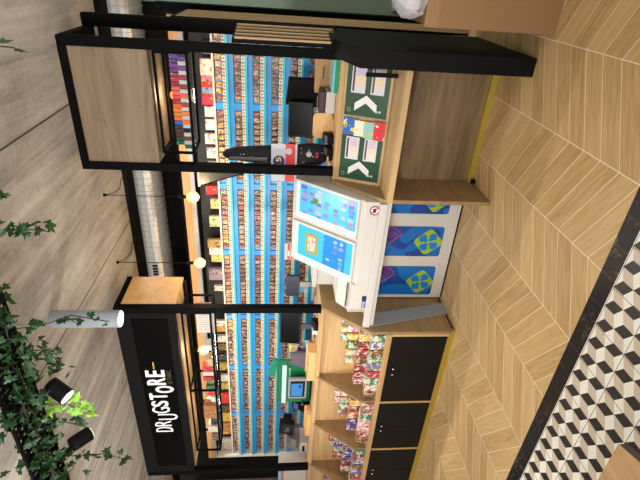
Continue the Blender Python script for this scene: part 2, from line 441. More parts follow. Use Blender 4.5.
# ------------------------------------------------------------------ things on the right worktop
ZW = 1.155
def monitor(name, label, cat, loc, w, h, zc, yaw=0, tilt=0, scr=(9, 10, 10), body=(16, 16, 17), deep=.05, stand='dgrey'):
    o = T(name, label, cat, loc, None, yaw)
    zl = zc-loc[2]
    R = Matrix.Translation((0, 0, zl)) @ Matrix.Rotation(tilt, 4, 'X')
    P('casing', MB().box(-w/2, w/2, -.012, .012+deep*.3, -h/2, h/2).prism([(-w*.3, .012+deep*.3, -h*.3), (w*.3, .012+deep*.3, -h*.3), (w*.3, .012+deep*.3, h*.3), (-w*.3, .012+deep*.3, h*.3)], (0, deep*.7, 0)).xf(R), mat(body, .4), o, .003, local=True)
    P('screen', MB().box(-w/2+.012, w/2-.012, -.0135, -.012, -h/2+.014, h/2-.012).xf(R), mat(scr, .25), o, local=True)
    P('stand', MB().box(-.03, .03, .02, .045, .015, zl), M[stand], o, .003, local=True)
    P('base', MB().box(-.09, .09, -.05, .1, 0, .015), M[stand], o, .004, local=True)
    return o
monitor('register_screen', 'black till screen on grey stand, beside the tall cardboard-brown box', 'monitor', (-1.05, 3.62, ZW), .27, .19, 1.405, .12, -.15, deep=.14)
hd = T('customer_display', 'black housing of the second till screen, seen from behind at right', 'monitor', (-.86, 3.76, ZW))
P('housing', MB().prism([(-.985, 3.75, 1.27), (-.77, 3.75, 1.27), (-.77, 3.75, 1.5), (-.97, 3.75, 1.52)], (0, .1, 0)), M['satin'], hd, .004)
P('neck', MB().box(-.90, -.85, 3.79, 3.83, ZW, 1.27), M['satin'], hd)
P('base', MB().box(-.96, -.80, 3.72, 3.88, ZW, ZW+.015), M['satin'], hd, .003)
pr = T('receipt_printer', 'white and dark receipt printer on the right worktop under the screens', 'printer', (-.86, 3.55, ZW))
P('body', MB().box(-.955, -.79, 3.47, 3.62, ZW, ZW+.07), M['offw'], pr, .008)
P('cover', MB().box(-.95, -.795, 3.50, 3.62, ZW+.07, ZW+.12), mat((66, 30, 40), .4), pr, .008)
wp = T('wooden_stand', 'light wooden rounded menu board in front of the till screen', 'board', (-1.06, 3.52, ZW))
P('board', MB().py(rrect(-1.06, 1.235, .20, .15, .035), 3.51, 3.53), M['honey'], wp, .003)
P('foot', MB().box(-1.12, -1.0, 3.49, 3.56, ZW, ZW+.012), M['honey'], wp)
for i, (x, y) in enumerate(((-1.13, 3.42), (-1.22, 3.40))):
    te = T('card_terminal', ['black card terminal beside the wooden board', 'black card terminal next to the middle post'][i], 'card reader', (x, y, ZW), 'card terminals on the right worktop')
    P('body', MB().px([(y-.04, ZW), (y-.045, ZW+.045), (y+.05, ZW+.085), (y+.06, ZW)], x-.035, x+.035), M['satin'], te, .008)
    P('keypad', MB().px([(y-.035, ZW+.049), (y-.035, ZW+.052), (y+.01, ZW+.07), (y+.01, ZW+.067)], x-.026, x+.026), M['dgrey'], te)
cb = T('cardboard_carton', 'plain brown cardboard carton on the worktop by the right post', 'carton', (-.70, 3.72, ZW))
P('body', MB().box(-.845, -.575, 3.66, 3.78, ZW, 1.30), mat((186, 146, 96), .7), cb, .003)
P('flap_slot', MB().box(-.74, -.64, 3.657, 3.66, 1.235, 1.243), mat((96, 70, 44), .7), cb)
tb = T('ticket_case', 'teal and green glass edged ticket case at the right end of worktop', 'case', (-.66, 3.42, ZW))
P('body', MB().box(-.775, -.52, 3.38, 3.60, ZW, ZW+.045), mat((120, 196, 204), .15), tb, .004)
P('edge', MB().box(-.775, -.52, 3.365, 3.38, ZW, ZW+.03), mat((16, 140, 92), .3), tb)
# dark polka-dot garment hanging on a stand
gm = T('dotted_jacket', 'dark navy jacket with small pale dots hung up behind the middle post', 'jacket', (-1.30, 3.5, ZW))
prof = [(1.19, .06, .04), (1.24, .088, .05), (1.30, .094, .055), (1.40, .09, .052), (1.52, .084, .05), (1.66, .076, .046), (1.80, .066, .042), (1.92, .052, .036), (1.98, .034, .028), (2.01, .012, .012)]
mb = MB(); rings = []
for z, rx, ry in prof:
    cx = -1.285 - .028*(z-1.19)/.8 - .02*math.sin((z-1.2)*5)*.3
    rings.append([mb.bm.verts.new((cx+rx*math.cos(a*PI/10)*(1+.06*math.sin(a*1.7+z*3)), 3.5+ry*math.sin(a*PI/10), z)) for a in range(20)])
for A, B in zip(rings, rings[1:]):
    for i in range(20): mb.bm.faces.new([A[i], A[(i+1) % 20], B[(i+1) % 20], B[i]])
mb.bm.faces.new(rings[0][::-1]); mb.bm.faces.new(rings[-1])
def dots_mat():
    m, nt, b = newmat('navy dotted cloth'); g = NG(nt)
    t = g.n('ShaderNodeTexCoord'); v = g.n('ShaderNodeTexVoronoi'); v.inputs['Scale'].default_value = 26
    g.lk(t.outputs['Object'], v.inputs['Vector'])
    c = g.mix(g.m('LESS_THAN', v.outputs['Distance'], .12), srgb(16, 16, 26), srgb(200, 196, 190))
    g.lk(c, b.inputs['Base Color']); b.inputs['Roughness'].default_value = .8
    return m
P('cloth', mb, dots_mat(), gm, smooth=True)
P('lining', MB().prism([(-1.345, 3.452, 1.66), (-1.345, 3.462, 1.97), (-1.315, 3.462, 1.95), (-1.31, 3.452, 1.66)], (0, -.004, 0)), mat((120, 112, 106), .7), gm, label='grey lining strip')
P('patch', MB().cyl((-1.27, 3.448, 1.335), (-1.27, 3.438, 1.335), .022, n=14), mat((206, 196, 184), .6), gm, label='pale round patch')
P('tab', MB().box(-1.30, -1.25, 3.440, 3.452, 1.262, 1.282), mat((178, 34, 40), .6), gm, label='small red tab')
P('stand_pole', MB().cyl((-1.285, 3.5, ZW), (-1.285, 3.5, 1.3), .012), M['satin'], gm)
P('stand_base', MB().cyl((-1.285, 3.5, ZW), (-1.285, 3.5, ZW+.012), .06), M['satin'], gm)
# angled advertising screen bracketed to the middle post
ad = T('advertising_screen', 'thin dark grey advertising screen with gold edge jutting behind middle post', 'screen', (-1.35, 3.36, 1.66))
P('panel', MB().prism([(-1.345, 3.40, 1.64), (-1.40, 3.375, 2.19), (-1.69, 3.73, 2.245), (-1.46, 3.66, 1.64)], (.018, .014, 0)), mat((44, 45, 48), .6), ad)
P('edge_trim', MB().tube([(-1.39, 3.37, 2.19), (-1.69, 3.73, 2.25)], .012, 8), mat((150, 120, 70), .4, .4), ad, label='gold edge')
P('frame', MB().tube([(-1.69, 3.73, 2.24), (-1.46, 3.66, 1.64), (-1.345, 3.40, 1.64)], .009, 8), M['satin'], ad)
P('bracket', MB().box(-1.37, -1.345, 3.342, 3.42, 1.85, 1.95), M['satin'], ad)
# promotional card
pc = T('promotion_card', 'white and red promotion card with a blue round badge, behind middle post', 'sign', (-1.31, 3.40, ZW))
P('card', MB().box(-1.485, -1.18, 3.40, 3.404, 1.43, 1.63), mat((206, 206, 214), .4), pc)
P('band', MB().box(-1.485, -1.18, 3.398, 3.40, 1.445, 1.52), mat((222, 64, 66), .4), pc, label='red lower band')
P('badge', MB().cyl((-1.318, 3.399, 1.57), (-1.318, 3.395, 1.57), .046, n=24), mat((36, 54, 150), .4), pc, label='blue round badge')
P('number', text_mb('15', -1.352, -1.284, 1.552, 1.592, 3.395, .002, .02), mat((246, 214, 60), .4), pc)
P('spot', MB().cyl((-1.235, 3.398, 1.495), (-1.235, 3.395, 1.495), .026, n=20), mat((214, 206, 214), .4), pc)
P('stem', MB().cyl((-1.24, 3.406, ZW), (-1.24, 3.406, 1.44), .005), M['glass'], pc)
P('foot', MB().box(-1.29, -1.19, 3.38, 3.44, ZW, ZW+.008), M['satin'], pc)

# ------------------------------------------------------------------ lottery counter in the middle
mc = T('lottery_counter', 'white lottery counter with blue clover posters and two lit ticket displays', 'lottery counter', (-2.05, 3.4, 0))
P('base', MB().box(-2.64, -1.452, 3.39, 3.9, .015, .74), M['white'], mc, .003)
P('kick_shadow', MB().box(-2.63, -1.452, 3.395, 3.88, 0, .015), M['black'], mc)  # black strip drawn for the shadow in the floor gap
blue_m = print_mat('blue poster', (0, 104, 186), [(0, 66, 144)], 3.2, .35, .54)
for k, (x0, x1) in enumerate(((-1.745, -1.46), (-2.172, -1.872), (-2.602, -2.285))):
    pn = P('poster', MB().py(rrect((x0+x1)/2, .405, x1-x0, .57, .025), 3.384, 3.39), blue_m, mc, label='blue clover poster')
    def dia(cx, cz, r, rot, n=6):
        p = rrect(0, 0, r*1.5, r*1.5, r*.28, n); c_, s_ = math.cos(rot), math.sin(rot)
        return [(cx+x*c_-z*s_, cz+x*s_+z*c_) for x, z in p]
    def clip(p): return [(min(max(x, x0), x1), max(z, .12)) for x, z in p]
    lime = mat((150, 186, 46), .4)
    cx, cz = x0+.15, .245
    em = P('emblem', MB().py(clip(dia(cx, cz, .135, .72)), 3.381, 3.384), lime, pn, label='lime rounded clover emblem')
    # four petals of the clover
    for a in (45, 135, 225, 315):
        a = math.radians(a+10); px_, pz_ = cx+.056*math.cos(a), cz+.056*math.sin(a)
        pts = []
        for i in range(16):
            t = i*2*PI/16; rr = .043
            ox, oz = rr*math.cos(t), rr*.92*math.sin(t)
            ca, sa = math.cos(a), math.sin(a)
            if ox < -.016: oz *= .55
            pts.append((px_+ox*ca-oz*sa, pz_+ox*sa+oz*ca))
        P('petal', MB().py(clip(pts), 3.3795, 3.381), mat((0, 122, 205), .4), pn)
    if k: # pink outline emblem at the top left
        pk = mat((206, 40, 96), .4)
        d = clip(dia(x1-.07, .60, .10, .75)); d2 = [(min(x, x1), min(z, .69)) for x, z in d]
        mb = MB(); mb.tube([(x, 3.382, z) for x, z in d2+d2[:1]], .005, 6)
        P('pink_emblem', mb, pk, pn, label='pink outlined emblem')
        mb = MB()
        for a in (60, 150, 240, 330):
            a = math.radians(a); mb.cyl((x1-.07+.028*math.cos(a), 3.382, .60+.028*math.sin(a)), (x1-.07+.028*math.cos(a), 3.38, .60+.028*math.sin(a)), .021, n=10)
        P('pink_petals', mb, mat((120, 40, 120), .4), pn)
    for zc, xc in ((.30, x1-.02), (.60, x0+.08), (.16, x1-.07)):
        pass
# overhanging front: bottom, lip and body
P('lip', MB().box(-2.625, -1.452, 2.95, 2.975, .775, .832), M['white'], mc, .003)
P('shelf', MB().box(-2.62, -1.452, 2.975, 3.42, .74, .80), M['white'], mc)
YA, ZA, YB, ZB = 3.026, .958, 3.421, 1.443
P('body', MB().px([(2.985, .80), (2.985, .93), (YA, ZA), (YB, ZB), (3.50, ZB), (3.50, .80)], -2.20, -1.452), M['white'], mc, .002)
# left low module with its angled front
P('side_module', MB().pz([(-2.545, 3.06), (-2.45, 2.985), (-2.20, 2.985), (-2.20, 3.40), (-2.545, 3.40)], .80, .96).px([(3.03, .96), (3.14, 1.055), (3.40, 1.055), (3.40, .96)], -2.50, -2.20), M['white'], mc, .003)
P('slot', MB().box(-2.47, -2.22, 3.03, 3.06, .985, .992).xf(Matrix.Identity(4)), M['dgrey'], mc)
dv = Vector((0, YB-YA, ZB-ZA)); L_ = dv.length; dv.normalize(); dn = Vector((0, -dv.z, dv.y))
DO = Vector((0, YA, ZA))
def dpt(x, s, d=0): return Vector((x, 0, 0))+DO+dv*s*L_+dn*d
def dslab(x0, x1, s0, s1, d0, d1): return MB().prism([dpt(x0, s0, d0), dpt(x1, s0, d0), dpt(x1, s1, d0), dpt(x0, s1, d0)], dn*(d1-d0))
lit = lambda c, s=1.0: mat(tuple(int(v*.35) for v in c), .3, 0, c, s)
PAPER = [(170, 180, 226), (120, 110, 190), (206, 206, 170), (130, 186, 232), (206, 150, 190), (90, 150, 220), (196, 214, 240), (140, 140, 206), (60, 160, 230)]
for k, (x0, x1) in enumerate(((-1.775, -1.475), (-2.185, -1.845))):
    bx = P('light_box', dslab(x0, x1, .0+.03, .93, 0, .012), lit((62, 180, 250), 1.5), mc, label=['lit blue ticket display next to the oak counter', 'lit blue ticket display at the left'][k])
    fr = MB()
    for a in ((x0-.022, x0, -.0, .97), (x1, x1+.022, 0, .97), (x0, x1, -.0, .03), (x0, x1, .93, .97)):
        fr.prism([dpt(a[0], a[2], 0), dpt(a[1], a[2], 0), dpt(a[1], a[3], 0), dpt(a[0], a[3], 0)], dn*.02)
    P('frame', fr, M['white'], bx, .002)
    P('edge_glow', dslab(x0+.003, x0+.036, .04, .92, .012, .018), lit((232, 250, 255), 5), bx, label='white edge glow along its left side')  # glowing strips put in for the brighter edges of the lit display
    P('edge_glow', dslab(x0+.03, x1-.004, .89, .92, .012, .018), lit((190, 244, 255), 3), bx)
    rs = random.Random(11+k)
    if k == 0:
        for j in range(7):
            for i in range(7):
                xa = x0+.032+i*.037+rs.uniform(0, .005); s0 = .06+j*.112+(.03 if j > 2 else 0)+rs.uniform(0, .02)
                if rs.random() < .2: continue
                P('ticket', dslab(xa, xa+rs.uniform(.022, .034), s0, s0+rs.uniform(.06, .098), .012, .014), lit(rs.choice(PAPER), 1.0), bx)
        P('ticket', dslab(x0+.16, x0+.205, .60, .68, .014, .016), lit((90, 180, 60), .55), bx, label='green ticket')
    else:
        P('ticket', dslab(x0+.09, x0+.29, .56, .76, .012, .014), lit((226, 214, 130), .6), bx, label='yellow framed ticket sheet')
        P('ticket_print', dslab(x0+.12, x0+.26, .60, .72, .014, .015), print_mat('sheet', (120, 190, 220), [(230, 220, 140), (220, 120, 160)], 40, .4, .5), bx)
        P('wave_band', MB().prism([dpt(x0+.04+i*(x1-x0-.05)/12, .46+(.02 if i % 2 else 0), .012) for i in range(13)]+[dpt(x1-.012, .13, .012), dpt(x0+.04, .13, .012)], dn*.001), lit((34, 140, 240), 1.3), bx, label='darker blue lower half')
        for j in range(3):
            for i in range(6):
                if rs.random() < .3: continue
                xa = x0+.05+i*.046; s0 = .16+j*.095+rs.uniform(0, .02)
                P('ticket', dslab(xa, xa+rs.uniform(.02, .038), s0, s0+rs.uniform(.04, .07), .0135, .015), lit(rs.choice(PAPER), 1.0), bx)
# no-photo sticker
ns = P('sticker', MB().cyl((-1.52, 2.984, .862), (-1.52, 2.982, .862), .034, n=24), mat((236, 232, 228), .4), mc, label='round no-photo sticker')
mb = MB(); ring = [(-1.52+.034*math.cos(a*PI/14), 2.98, .862+.034*math.sin(a*PI/14)) for a in range(29)]
mb.tube(ring, .004, 6); mb.tube([(-1.544, 2.98, .886), (-1.496, 2.98, .838)], .003, 6)
P('ban_mark', mb, mat((170, 30, 44), .4), ns)
P('camera_mark', MB().box(-1.536, -1.504, 2.979, 2.982, .852, .874), mat((40, 36, 40), .4), ns)
# clover badge with letters
P('badge', MB().py(rrect(-2.395, .845, .085, .036, .006), 2.9815, 2.985), mat((30, 66, 150), .4), mc, label='small blue brand badge')
P('badge_text', text_mb('FDJ', -2.43, -2.375, .833, .857, 2.9815, .001, .01), mat((240, 240, 245), .4), mc)
mb = MB()
for a in (0, 90, 180, 270):
    mb.cyl((-2.335+.014*math.cos(math.radians(a+45)), 2.985, .846+.014*math.sin(math.radians(a+45))), (-2.335+.014*math.cos(math.radians(a+45)), 2.981, .846+.014*math.sin(math.radians(a+45))), .012, n=10)
P('badge_clover', mb, mat((24, 26, 60), .4), mc)
# curved white tray behind
rt = T('plastic_tray', 'white rounded plastic tray behind the lit ticket displays', 'tray', (-2.40, 3.62, 1.0))
P('rim', MB().pz([(-2.55+.0, 3.42), (-2.22, 3.42), (-2.22, 3.62)]+[(-2.385+.165*math.cos(a*PI/12), 3.62+.12*math.sin(a*PI/12)) for a in range(1, 12)]+[(-2.55, 3.62)], 1.20, 1.24), M['offw'], rt, .006)
P('bowl', MB().pz([(-2.53, 3.44), (-2.24, 3.44), (-2.24, 3.62)]+[(-2.385+.145*math.cos(a*PI/12), 3.62+.1*math.sin(a*PI/12)) for a in range(1, 12)]+[(-2.53, 3.62)], .80, 1.20), M['offw'], rt)
# red scratch card rack on the end of the display
rr = T('scratch_card_rack', 'small red and white scratch card rack at the top left of lit display', 'rack', (-2.20, 3.46, ZB))
P('back', MB().box(-2.27, -2.10, 3.455, 3.465, ZB-.12, ZB+.06), M['offw'], rr)
for i in range(5):
    z = ZB-.105+i*.03
    P('card_row', MB().box(-2.262, -2.108, 3.446, 3.455, z, z+.02), mat((186, 44, 52), .4), rr)
    P('card_row', MB().box(-2.225, -2.17, 3.443, 3.446, z+.003, z+.017), mat((236, 214, 210), .4), rr)
# leaning grey board between the lip and the floor
S('leaning_board', MB().prism([(-2.646, 2.985, .772), (-2.646, 3.165, .70), (-2.646, 3.32, .0), (-2.646, 3.165, .0)], (-.010, 0, 0)), mat((150, 153, 158), .35),
  'plain grey board standing between the white lip and floor, against the oak side', 'board', (-2.65, 3.25, 0))

# ------------------------------------------------------------------ left candy counter
bc = T('candy_counter', 'light oak counter with open candy bays over black cupboard doors', 'counter', (-3.9, 3.2, 0))
XC = [-2.69, -3.56, -4.28, -5.0, -5.6]
wing = [(2.93, .03), (2.93, .755), (3.265, 1.155), (3.9, 1.155), (3.9, .03)]
P('side_panel', MB().px(wing, -2.69, -2.66), M['oak_shaded'], bc, .002)
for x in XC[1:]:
    P('divider', MB().px([(2.945, .57), (2.945, .745), (3.265, 1.155), (3.30, 1.155), (3.30, .57)], x-.01, x+.01), M['oak_shaded'], bc)
P('worktop', MB().box(-5.6, -2.69, 3.26, 3.9, 1.125, 1.155), M['oak'], bc, .002)
P('back_panel', MB().box(-5.6, -2.69, 3.30, 3.32, .6, 1.125), M['oak'], bc)
P('shelf', MB().box(-5.6, -2.69, 2.925, 3.30, .565, .61), M['oak'], bc, .002)
P('step', MB().box(-5.6, -2.69, 3.06, 3.16, .61, .70), M['offw'], bc)
P('step', MB().box(-5.6, -2.69, 3.16, 3.30, .61, .775), M['oak'], bc)
P('carcass', MB().box(-5.6, -2.69, 2.97, 3.9, .06, .565), mat((60, 48, 36), .6), bc)
for x in XC: P('stile', MB().box(x-.012, x+.012, 2.93, 2.97, .06, .565), M['oakz'], bc) if x != -2.69 else P('stile', MB().box(-2.715, -2.69, 2.93, 2.97, .06, .565), M['oakz'], bc)
P('plinth', MB().box(-5.6, -2.665, 2.945, 2.97, 0, .06), M['brass'], bc, label='brass coloured plinth')
for a, b in zip(XC, XC[1:]):
    m_ = (a+b)/2
    for (x0, x1, kx) in ((b+.016, m_-.002, m_-.035), (m_+.002, a-.016 if a != -2.69 else a-.028, m_+.035)):
        d = P('door', MB().box(x0, x1, 2.932, 2.95, .064, .56), mat((20, 18, 17), .45), bc, .001, label='black cupboard door')
        P('knob', MB().lathe([(.005, 0), (.005, .012), (.011, .016), (.011, .024), (.006, .028)], (kx, 2.932, .505), (0, -1, 0), 12), M['chrome'], d, smooth=True)

# candy: pillow bags, stick bundles and cartons standing on the three levels
def bag_mesh(w, h, d, m):
    mb = MB(); nx, nz = 6, 8; F = [[], []]
    for sgn in (0, 1):
        for j in range(nz+1):
            row = []
            for i in range(nx+1):
                u, v = i/nx, j/nz
                th = d/2*(max(0, math.sin(PI*u))**.5)*(max(0, math.sin(PI*v))**.5)
                row.append(mb.bm.verts.new(((u-.5)*w*(1-.06*math.sin(PI*v)), (-1 if sgn == 0 else 1)*th, v*h)))
            F[sgn].append(row)
    for sgn in (0, 1):
        for j in range(nz):
            for i in range(nx):
                q = [F[sgn][j][i], F[sgn][j][i+1], F[sgn][j+1][i+1], F[sgn][j+1][i]]
                mb.bm.faces.new(q if sgn == 0 else q[::-1])
    bmesh.ops.remove_doubles(mb.bm, verts=mb.bm.verts[:], dist=1e-5)
    return mb.mesh(m, smooth=True)
def box_mesh(w, h, d, m): return MB().box(-w/2, w/2, -d/2, d/2, 0, h).mesh(m, bevel=.003)
def bundle_mesh(w, h, d, m):
    mb = MB(); n = 3
    for i in range(n):
        x = -w/2+w*(i+.5)/n
        mb.box(x-w/n*.42, x+w/n*.42, -d/2+.004*(i % 2), d/2-.004*((i+1) % 2), 0, h-.006*(i % 2))
    return mb.mesh(m, bevel=.004)
CAND = [('red and white', (178, 66, 62), [(226, 214, 200), (110, 56, 48)]), ('green', (70, 122, 88), [(196, 208, 186), (224, 216, 196)]), ('blue and white', (96, 112, 156), [(220, 218, 216), (150, 124, 98)]),
        ('yellow', (232, 200, 96), [(214, 150, 80), (246, 236, 206)]), ('pale pink', (226, 186, 182), [(208, 116, 120), (244, 232, 220)]), ('white and red', (226, 216, 202), [(188, 86, 80), (130, 116, 104)]),
        ('purple', (116, 88, 144), [(214, 198, 214), (70, 54, 92)]), ('brown', (128, 88, 62), [(210, 180, 138), (76, 50, 38)]), ('multicoloured', (228, 208, 180), [(226, 166, 80), (84, 160, 158)]), ('orange', (214, 138, 76), [(240, 220, 180), (150, 66, 50)])]
CM = [(n, print_mat('candy '+n, b, i, 22, .35, .53)) for n, b, i in CAND]
def variety(fn, *dims): return [fn(*dims, m) for _, m in CM]
bags = variety(bag_mesh, .095, .125, .05); packs3 = variety(bundle_mesh, .085, .115, .075); cart = variety(box_mesh, .082, .115, .085)
bays = ['right-hand', 'middle', 'left-hand', 'far left']
pref = [[[5, 3, 0, 0, 7, 0, 0], [8, 4, 3, 1, 8], [1, 2, 7, 1, 2, 0, 1, 5, 7]], [[6, 3, 0, 9, 6, 6], [5, 4, 8, 1], [5, 5, 1, 4, 4, 0, 7]], [[4, 6, 2, 6, 0, 5], [0, 8, 6, 8], [1, 0, 2, 7, 2, 0, 1]], [[0, 2, 6, 4], [8, 6, 4], [1, 2, 0, 7, 2]]]
rs = random.Random(5)
for bi in range(4):
    xr, xl = XC[bi]-.035, XC[bi+1]+.02
    for lev, (fn, z, y, w, word, nm) in enumerate(((packs3, .70, 3.108, .092, 'middle step', 'candy_bundle'), (bags, .775, 3.215, .10, 'top step', 'candy_bag'), (cart, .61, 3.0, .088, 'front shelf', 'candy_carton'))):
        x = xr-w/2; k = 0
        stop = xl + (.0 if lev == 2 else .06 if lev == 0 else .14)
        if bi > 0: stop = xl+(.0 if lev == 2 else .05 if lev == 0 else .10)
        while x-w/2 > stop:
            ci = pref[bi][lev][k % len(pref[bi][lev])]
            k += 1
            cn = CM[ci][0]
            kind = {'candy_bundle': 'bundle of candy sticks', 'candy_bag': 'clear-topped bag of sweets', 'candy_carton': 'little candy carton'}[nm]
            inst(nm, fn[ci], (x, y+rs.uniform(-.004, .004), z), f'{cn} {kind}, {ordw(k)} from right, {word}, {bays[bi]} bay', 'candy', 'candy in the oak bays', rs.uniform(-.05, .05))
            if lev == 1 and (k <= 3):   # a second bag slumped on the first
                c2 = pref[bi][lev][(k+2) % len(pref[bi][lev])]
                inst('candy_bag', bags[c2], (x-.03, y+.03, z+.06), f'{CM[c2][0]} sweets bag piled behind {ordw(k)} bag from right, top step, {bays[bi]} bay', 'candy', 'candy in the oak bays', rs.uniform(-.1, .1))
            x -= w

# ------------------------------------------------------------------ left sign portal
sp = T('sign_frame', 'black sign canopy with white store lettering over the left counter', 'sign frame', (-3.9, 3.28, 1.155))
BX0, BX1 = -5.149, -2.683
P('post', MB().box(BX1-.062, BX1, YP, YP+.062, 1.155, ZT), M['black'], sp, .003)
P('post', MB().box(BX0, BX0+.07, YP, YP+.062, 1.155, ZT), M['black'], sp, .003)
P('fascia', MB().box(BX0+.07, BX1-.062, YP, YP+.05, 2.474, ZT), M['satin'], sp)
P('beam', MB().box(BX1-.062, BX1, YP+.062, 3.76, ZT-.05, ZT), M['black'], sp)
P('beam', MB().box(BX0, BX0+.062, YP+.062, 3.76, ZT-.05, ZT), M['black'], sp)
P('side_return', MB().box(BX1-.035, BX1-.004, YP+.062, 3.76, 2.474, ZT-.05), M['honey'], sp, label='honey oak side return')
P('side_return', MB().box(BX0+.004, BX0+.035, YP+.062, 3.76, 2.474, ZT-.05), M['honey'], sp)
P('soffit', MB().box(BX0+.07, BX1-.062, YP+.05, 3.74, 2.474, 2.50), M['lip'], sp)
P('rear_rail', MB().box(BX0+.035, BX1-.035, 3.70, 3.76, 2.45, 2.474), M['satin'], sp)
pnl = P('sign_panel', MB().box(-4.957, -2.807, YP-.008, YP, 2.546, 2.862), M['gloss'], sp, label='glossy black sign panel')
kx = 3.27/3.085
def sc_(x0, x1, z0, z1): return x0*kx, x1*kx, 1.6+(z0-1.6)*kx, 1.6+(z1-1.6)*kx
LT = [('D', -4.105, -4.04, 2.578, 2.741, -.012), ('R', -4.02, -3.945, 2.585, 2.743, -.012), ('U', -3.925, -3.845, 2.515, 2.70, -.012), ('G', -3.826, -3.745, 2.58, 2.744, -.006),
      ('S', -3.73, -3.655, 2.585, 2.742, .016), ('T', -3.633, -3.549, 2.584, 2.747, .016), ('O', -3.54, -3.452, 2.516, 2.683, .016), ('R', -3.432, -3.342, 2.58, 2.746, .016), ('E', -3.325, -3.245, 2.578, 2.748, .016)]
for ch, x0, x1, z0, z1, off in LT:
    P('letter', text_mb(ch, *sc_(x0, x1, z0, z1), YP-.008, .008, off), mat((244, 244, 242), .4, 0, (244, 244, 242), .35), pnl)
P('dash', MB().box(*[-3.227*kx, -3.144*kx], YP-.014, YP-.008, 1.6+1.06*kx, 1.6+1.071*kx), mat((206, 166, 84), .4, 0, (206, 166, 84), .3), pnl, label='gold dash')
P('small_text', text_mb('LE TABAC', *sc_(-3.425, -3.25, 2.522, 2.562), YP-.008, .003, .0), mat((96, 84, 58), .5), pnl, label='small dull gold text')

# ------------------------------------------------------------------ hanging racks in the canopies
def rack(label, x0, x1, y0, y1, z0, z1, divs, loc):
    o = T('hanging_rack', label, 'rack', loc, 'hanging racks under the canopies')
    r = .009; f = MB()
    for y in (y0, y1):
        for z in (z0, z1): f.box(x0, x1, y-r, y+r, z-r, z+r)
        for x in [x0, x1]+divs: f.box(x-r, x+r, y-r, y+r, z0, z1)
    for x in [x0, x1]+divs:
        for z in (z0, z1): f.box(x-r, x+r, y0, y1, z-r, z+r)
    P('frame', f, M['black'], o)
    P('shelf_glass', MB().box(x0+r, x1-r, y0+r, y1-r, z0+r, z0+r+.006), M['glass'], o)
    return o
ra = rack('black hanging rack full of small coloured boxes under the right canopy', -1.27, -.56, 3.39, 3.66, 2.21, 2.43, [], (-.9, 3.5, 2.201))
P('upper_shelf', MB().box(-1.26, -.57, 3.47, 3.64, 2.268, 2.274).box(-1.26, -1.25, 3.47, 3.64, 2.226, 2.268).box(-.58, -.57, 3.47, 3.64, 2.226, 2.268), M['steel'], ra, label='slim metal upper shelf')
rb = rack('long black hanging rack with a centre bar under the sign canopy', -4.86, -2.83, 3.39, 3.66, 2.18, 2.44, [-3.87], (-3.85, 3.5, 2.152))
ecol = [('purple', (92, 44, 130)), ('dark purple', (60, 36, 96)), ('purple', (122, 40, 140)), ('dark purple', (80, 36, 110)), ('crimson', (150, 28, 60)), ('red', (190, 34, 44)), ('dark red', (130, 24, 40)), ('coral', (232, 88, 64)), ('coral', (236, 100, 74)), ('red', (220, 56, 48)), ('dark red', (170, 34, 40)),
        ('orange', (232, 104, 36)), ('orange', (236, 124, 40)), ('amber', (226, 130, 34)), ('orange', (230, 112, 34)), ('blue', (36, 96, 180)), ('black', (34, 34, 40)), ('dark brown', (70, 50, 40)), ('maroon', (100, 36, 36)), ('dark green', (22, 86, 60)), ('green', (20, 104, 70))]
w = .0315
for i, (n, c) in enumerate(ecol):
    x = -.585-w/2-i*w
    me = MB().box(-w*.46, w*.46, -.03, .03, 0, .078).mesh(print_mat('liquid box', c, [tuple(min(255, int(v*.5+120)) for v in c)], 60, .4, .66), bevel=.002)
    inst('liquid_box', me, (x, 3.52, 2.275), f'{n} liquid box, {ordw(i+1)} from the right on the upper shelf of the hanging rack', 'box', 'coloured boxes in the right hanging rack')
    me2 = MB().box(-w*.46, w*.46, -.02, .02, 0, .052).mesh(mat((196, 190, 186), .4) if i % 2 else mat(c, .4), bevel=.002)
    inst('liquid_box', me2, (x, 3.43, 2.226), f'{"pale grey" if i % 2 else n} small liquid box, {ordw(i+1)} from the right on the lower glass shelf', 'box', 'coloured boxes in the right hanging rack')
# contents of the left rack
pl = T('price_list', 'white price list with red heading hung at the right end of long rack', 'price list', (-3.05, 3.62, 2.18))
P('sheet', MB().box(-3.29, -2.90, 3.63, 3.634, 2.185, 2.36), mat((232, 228, 222), .5), pl)
P('heading', MB().box(-2.965, -2.90, 3.628, 3.63, 2.19, 2.36), mat((190, 30, 48), .5), pl, label='red heading')
P('emblem', MB().py(rrect(-3.0, 2.325, .06, .05, .02), 3.628, 3.63), mat((60, 140, 90), .5), pl, label='green emblem')
for i in range(7):
    P('text_line', MB().box(-3.06-.03*i-.003, -3.06-.03*i, 3.628, 3.63, 2.20, 2.345), mat((170, 160, 156), .5), pl)
LB = [(-3.36, .07, .09, (236, 232, 226), 'white'), (-3.56, .10, .06, (214, 178, 120), 'tan'), (-3.66, .05, .12, (196, 44, 50), 'red and white'), (-3.73, .05, .12, (226, 216, 208), 'white'), (-3.80, .05, .12, (190, 40, 46), 'red'),
      (-3.94, .06, .10, (60, 130, 80), 'green'), (-4.02, .06, .10, (214, 60, 56), 'red'), (-4.12, .08, .06, (228, 222, 214), 'white'), (-4.32, .20, .15, (170, 112, 60), 'brown'), (-4.50, .08, .08, (40, 44, 60), 'dark blue'), (-4.62, .10, .12, (216, 206, 190), 'cream'), (-4.76, .12, .08, (120, 90, 76), 'dull brown')]
for i, (x, w_, h_, c, n) in enumerate(LB):
    me = MB().box(-w_/2, w_/2, -.05, .05, 0, h_).mesh(print_mat('rack box', c, [tuple(int(v*.6+90) for v in c)], 30, .45, .6), bevel=.003)
    inst('small_box', me, (x, 3.53, 2.196), f'{n} box, {ordw(i+1)} from the right in the long rack under the sign', 'box', 'boxes in the long hanging rack')

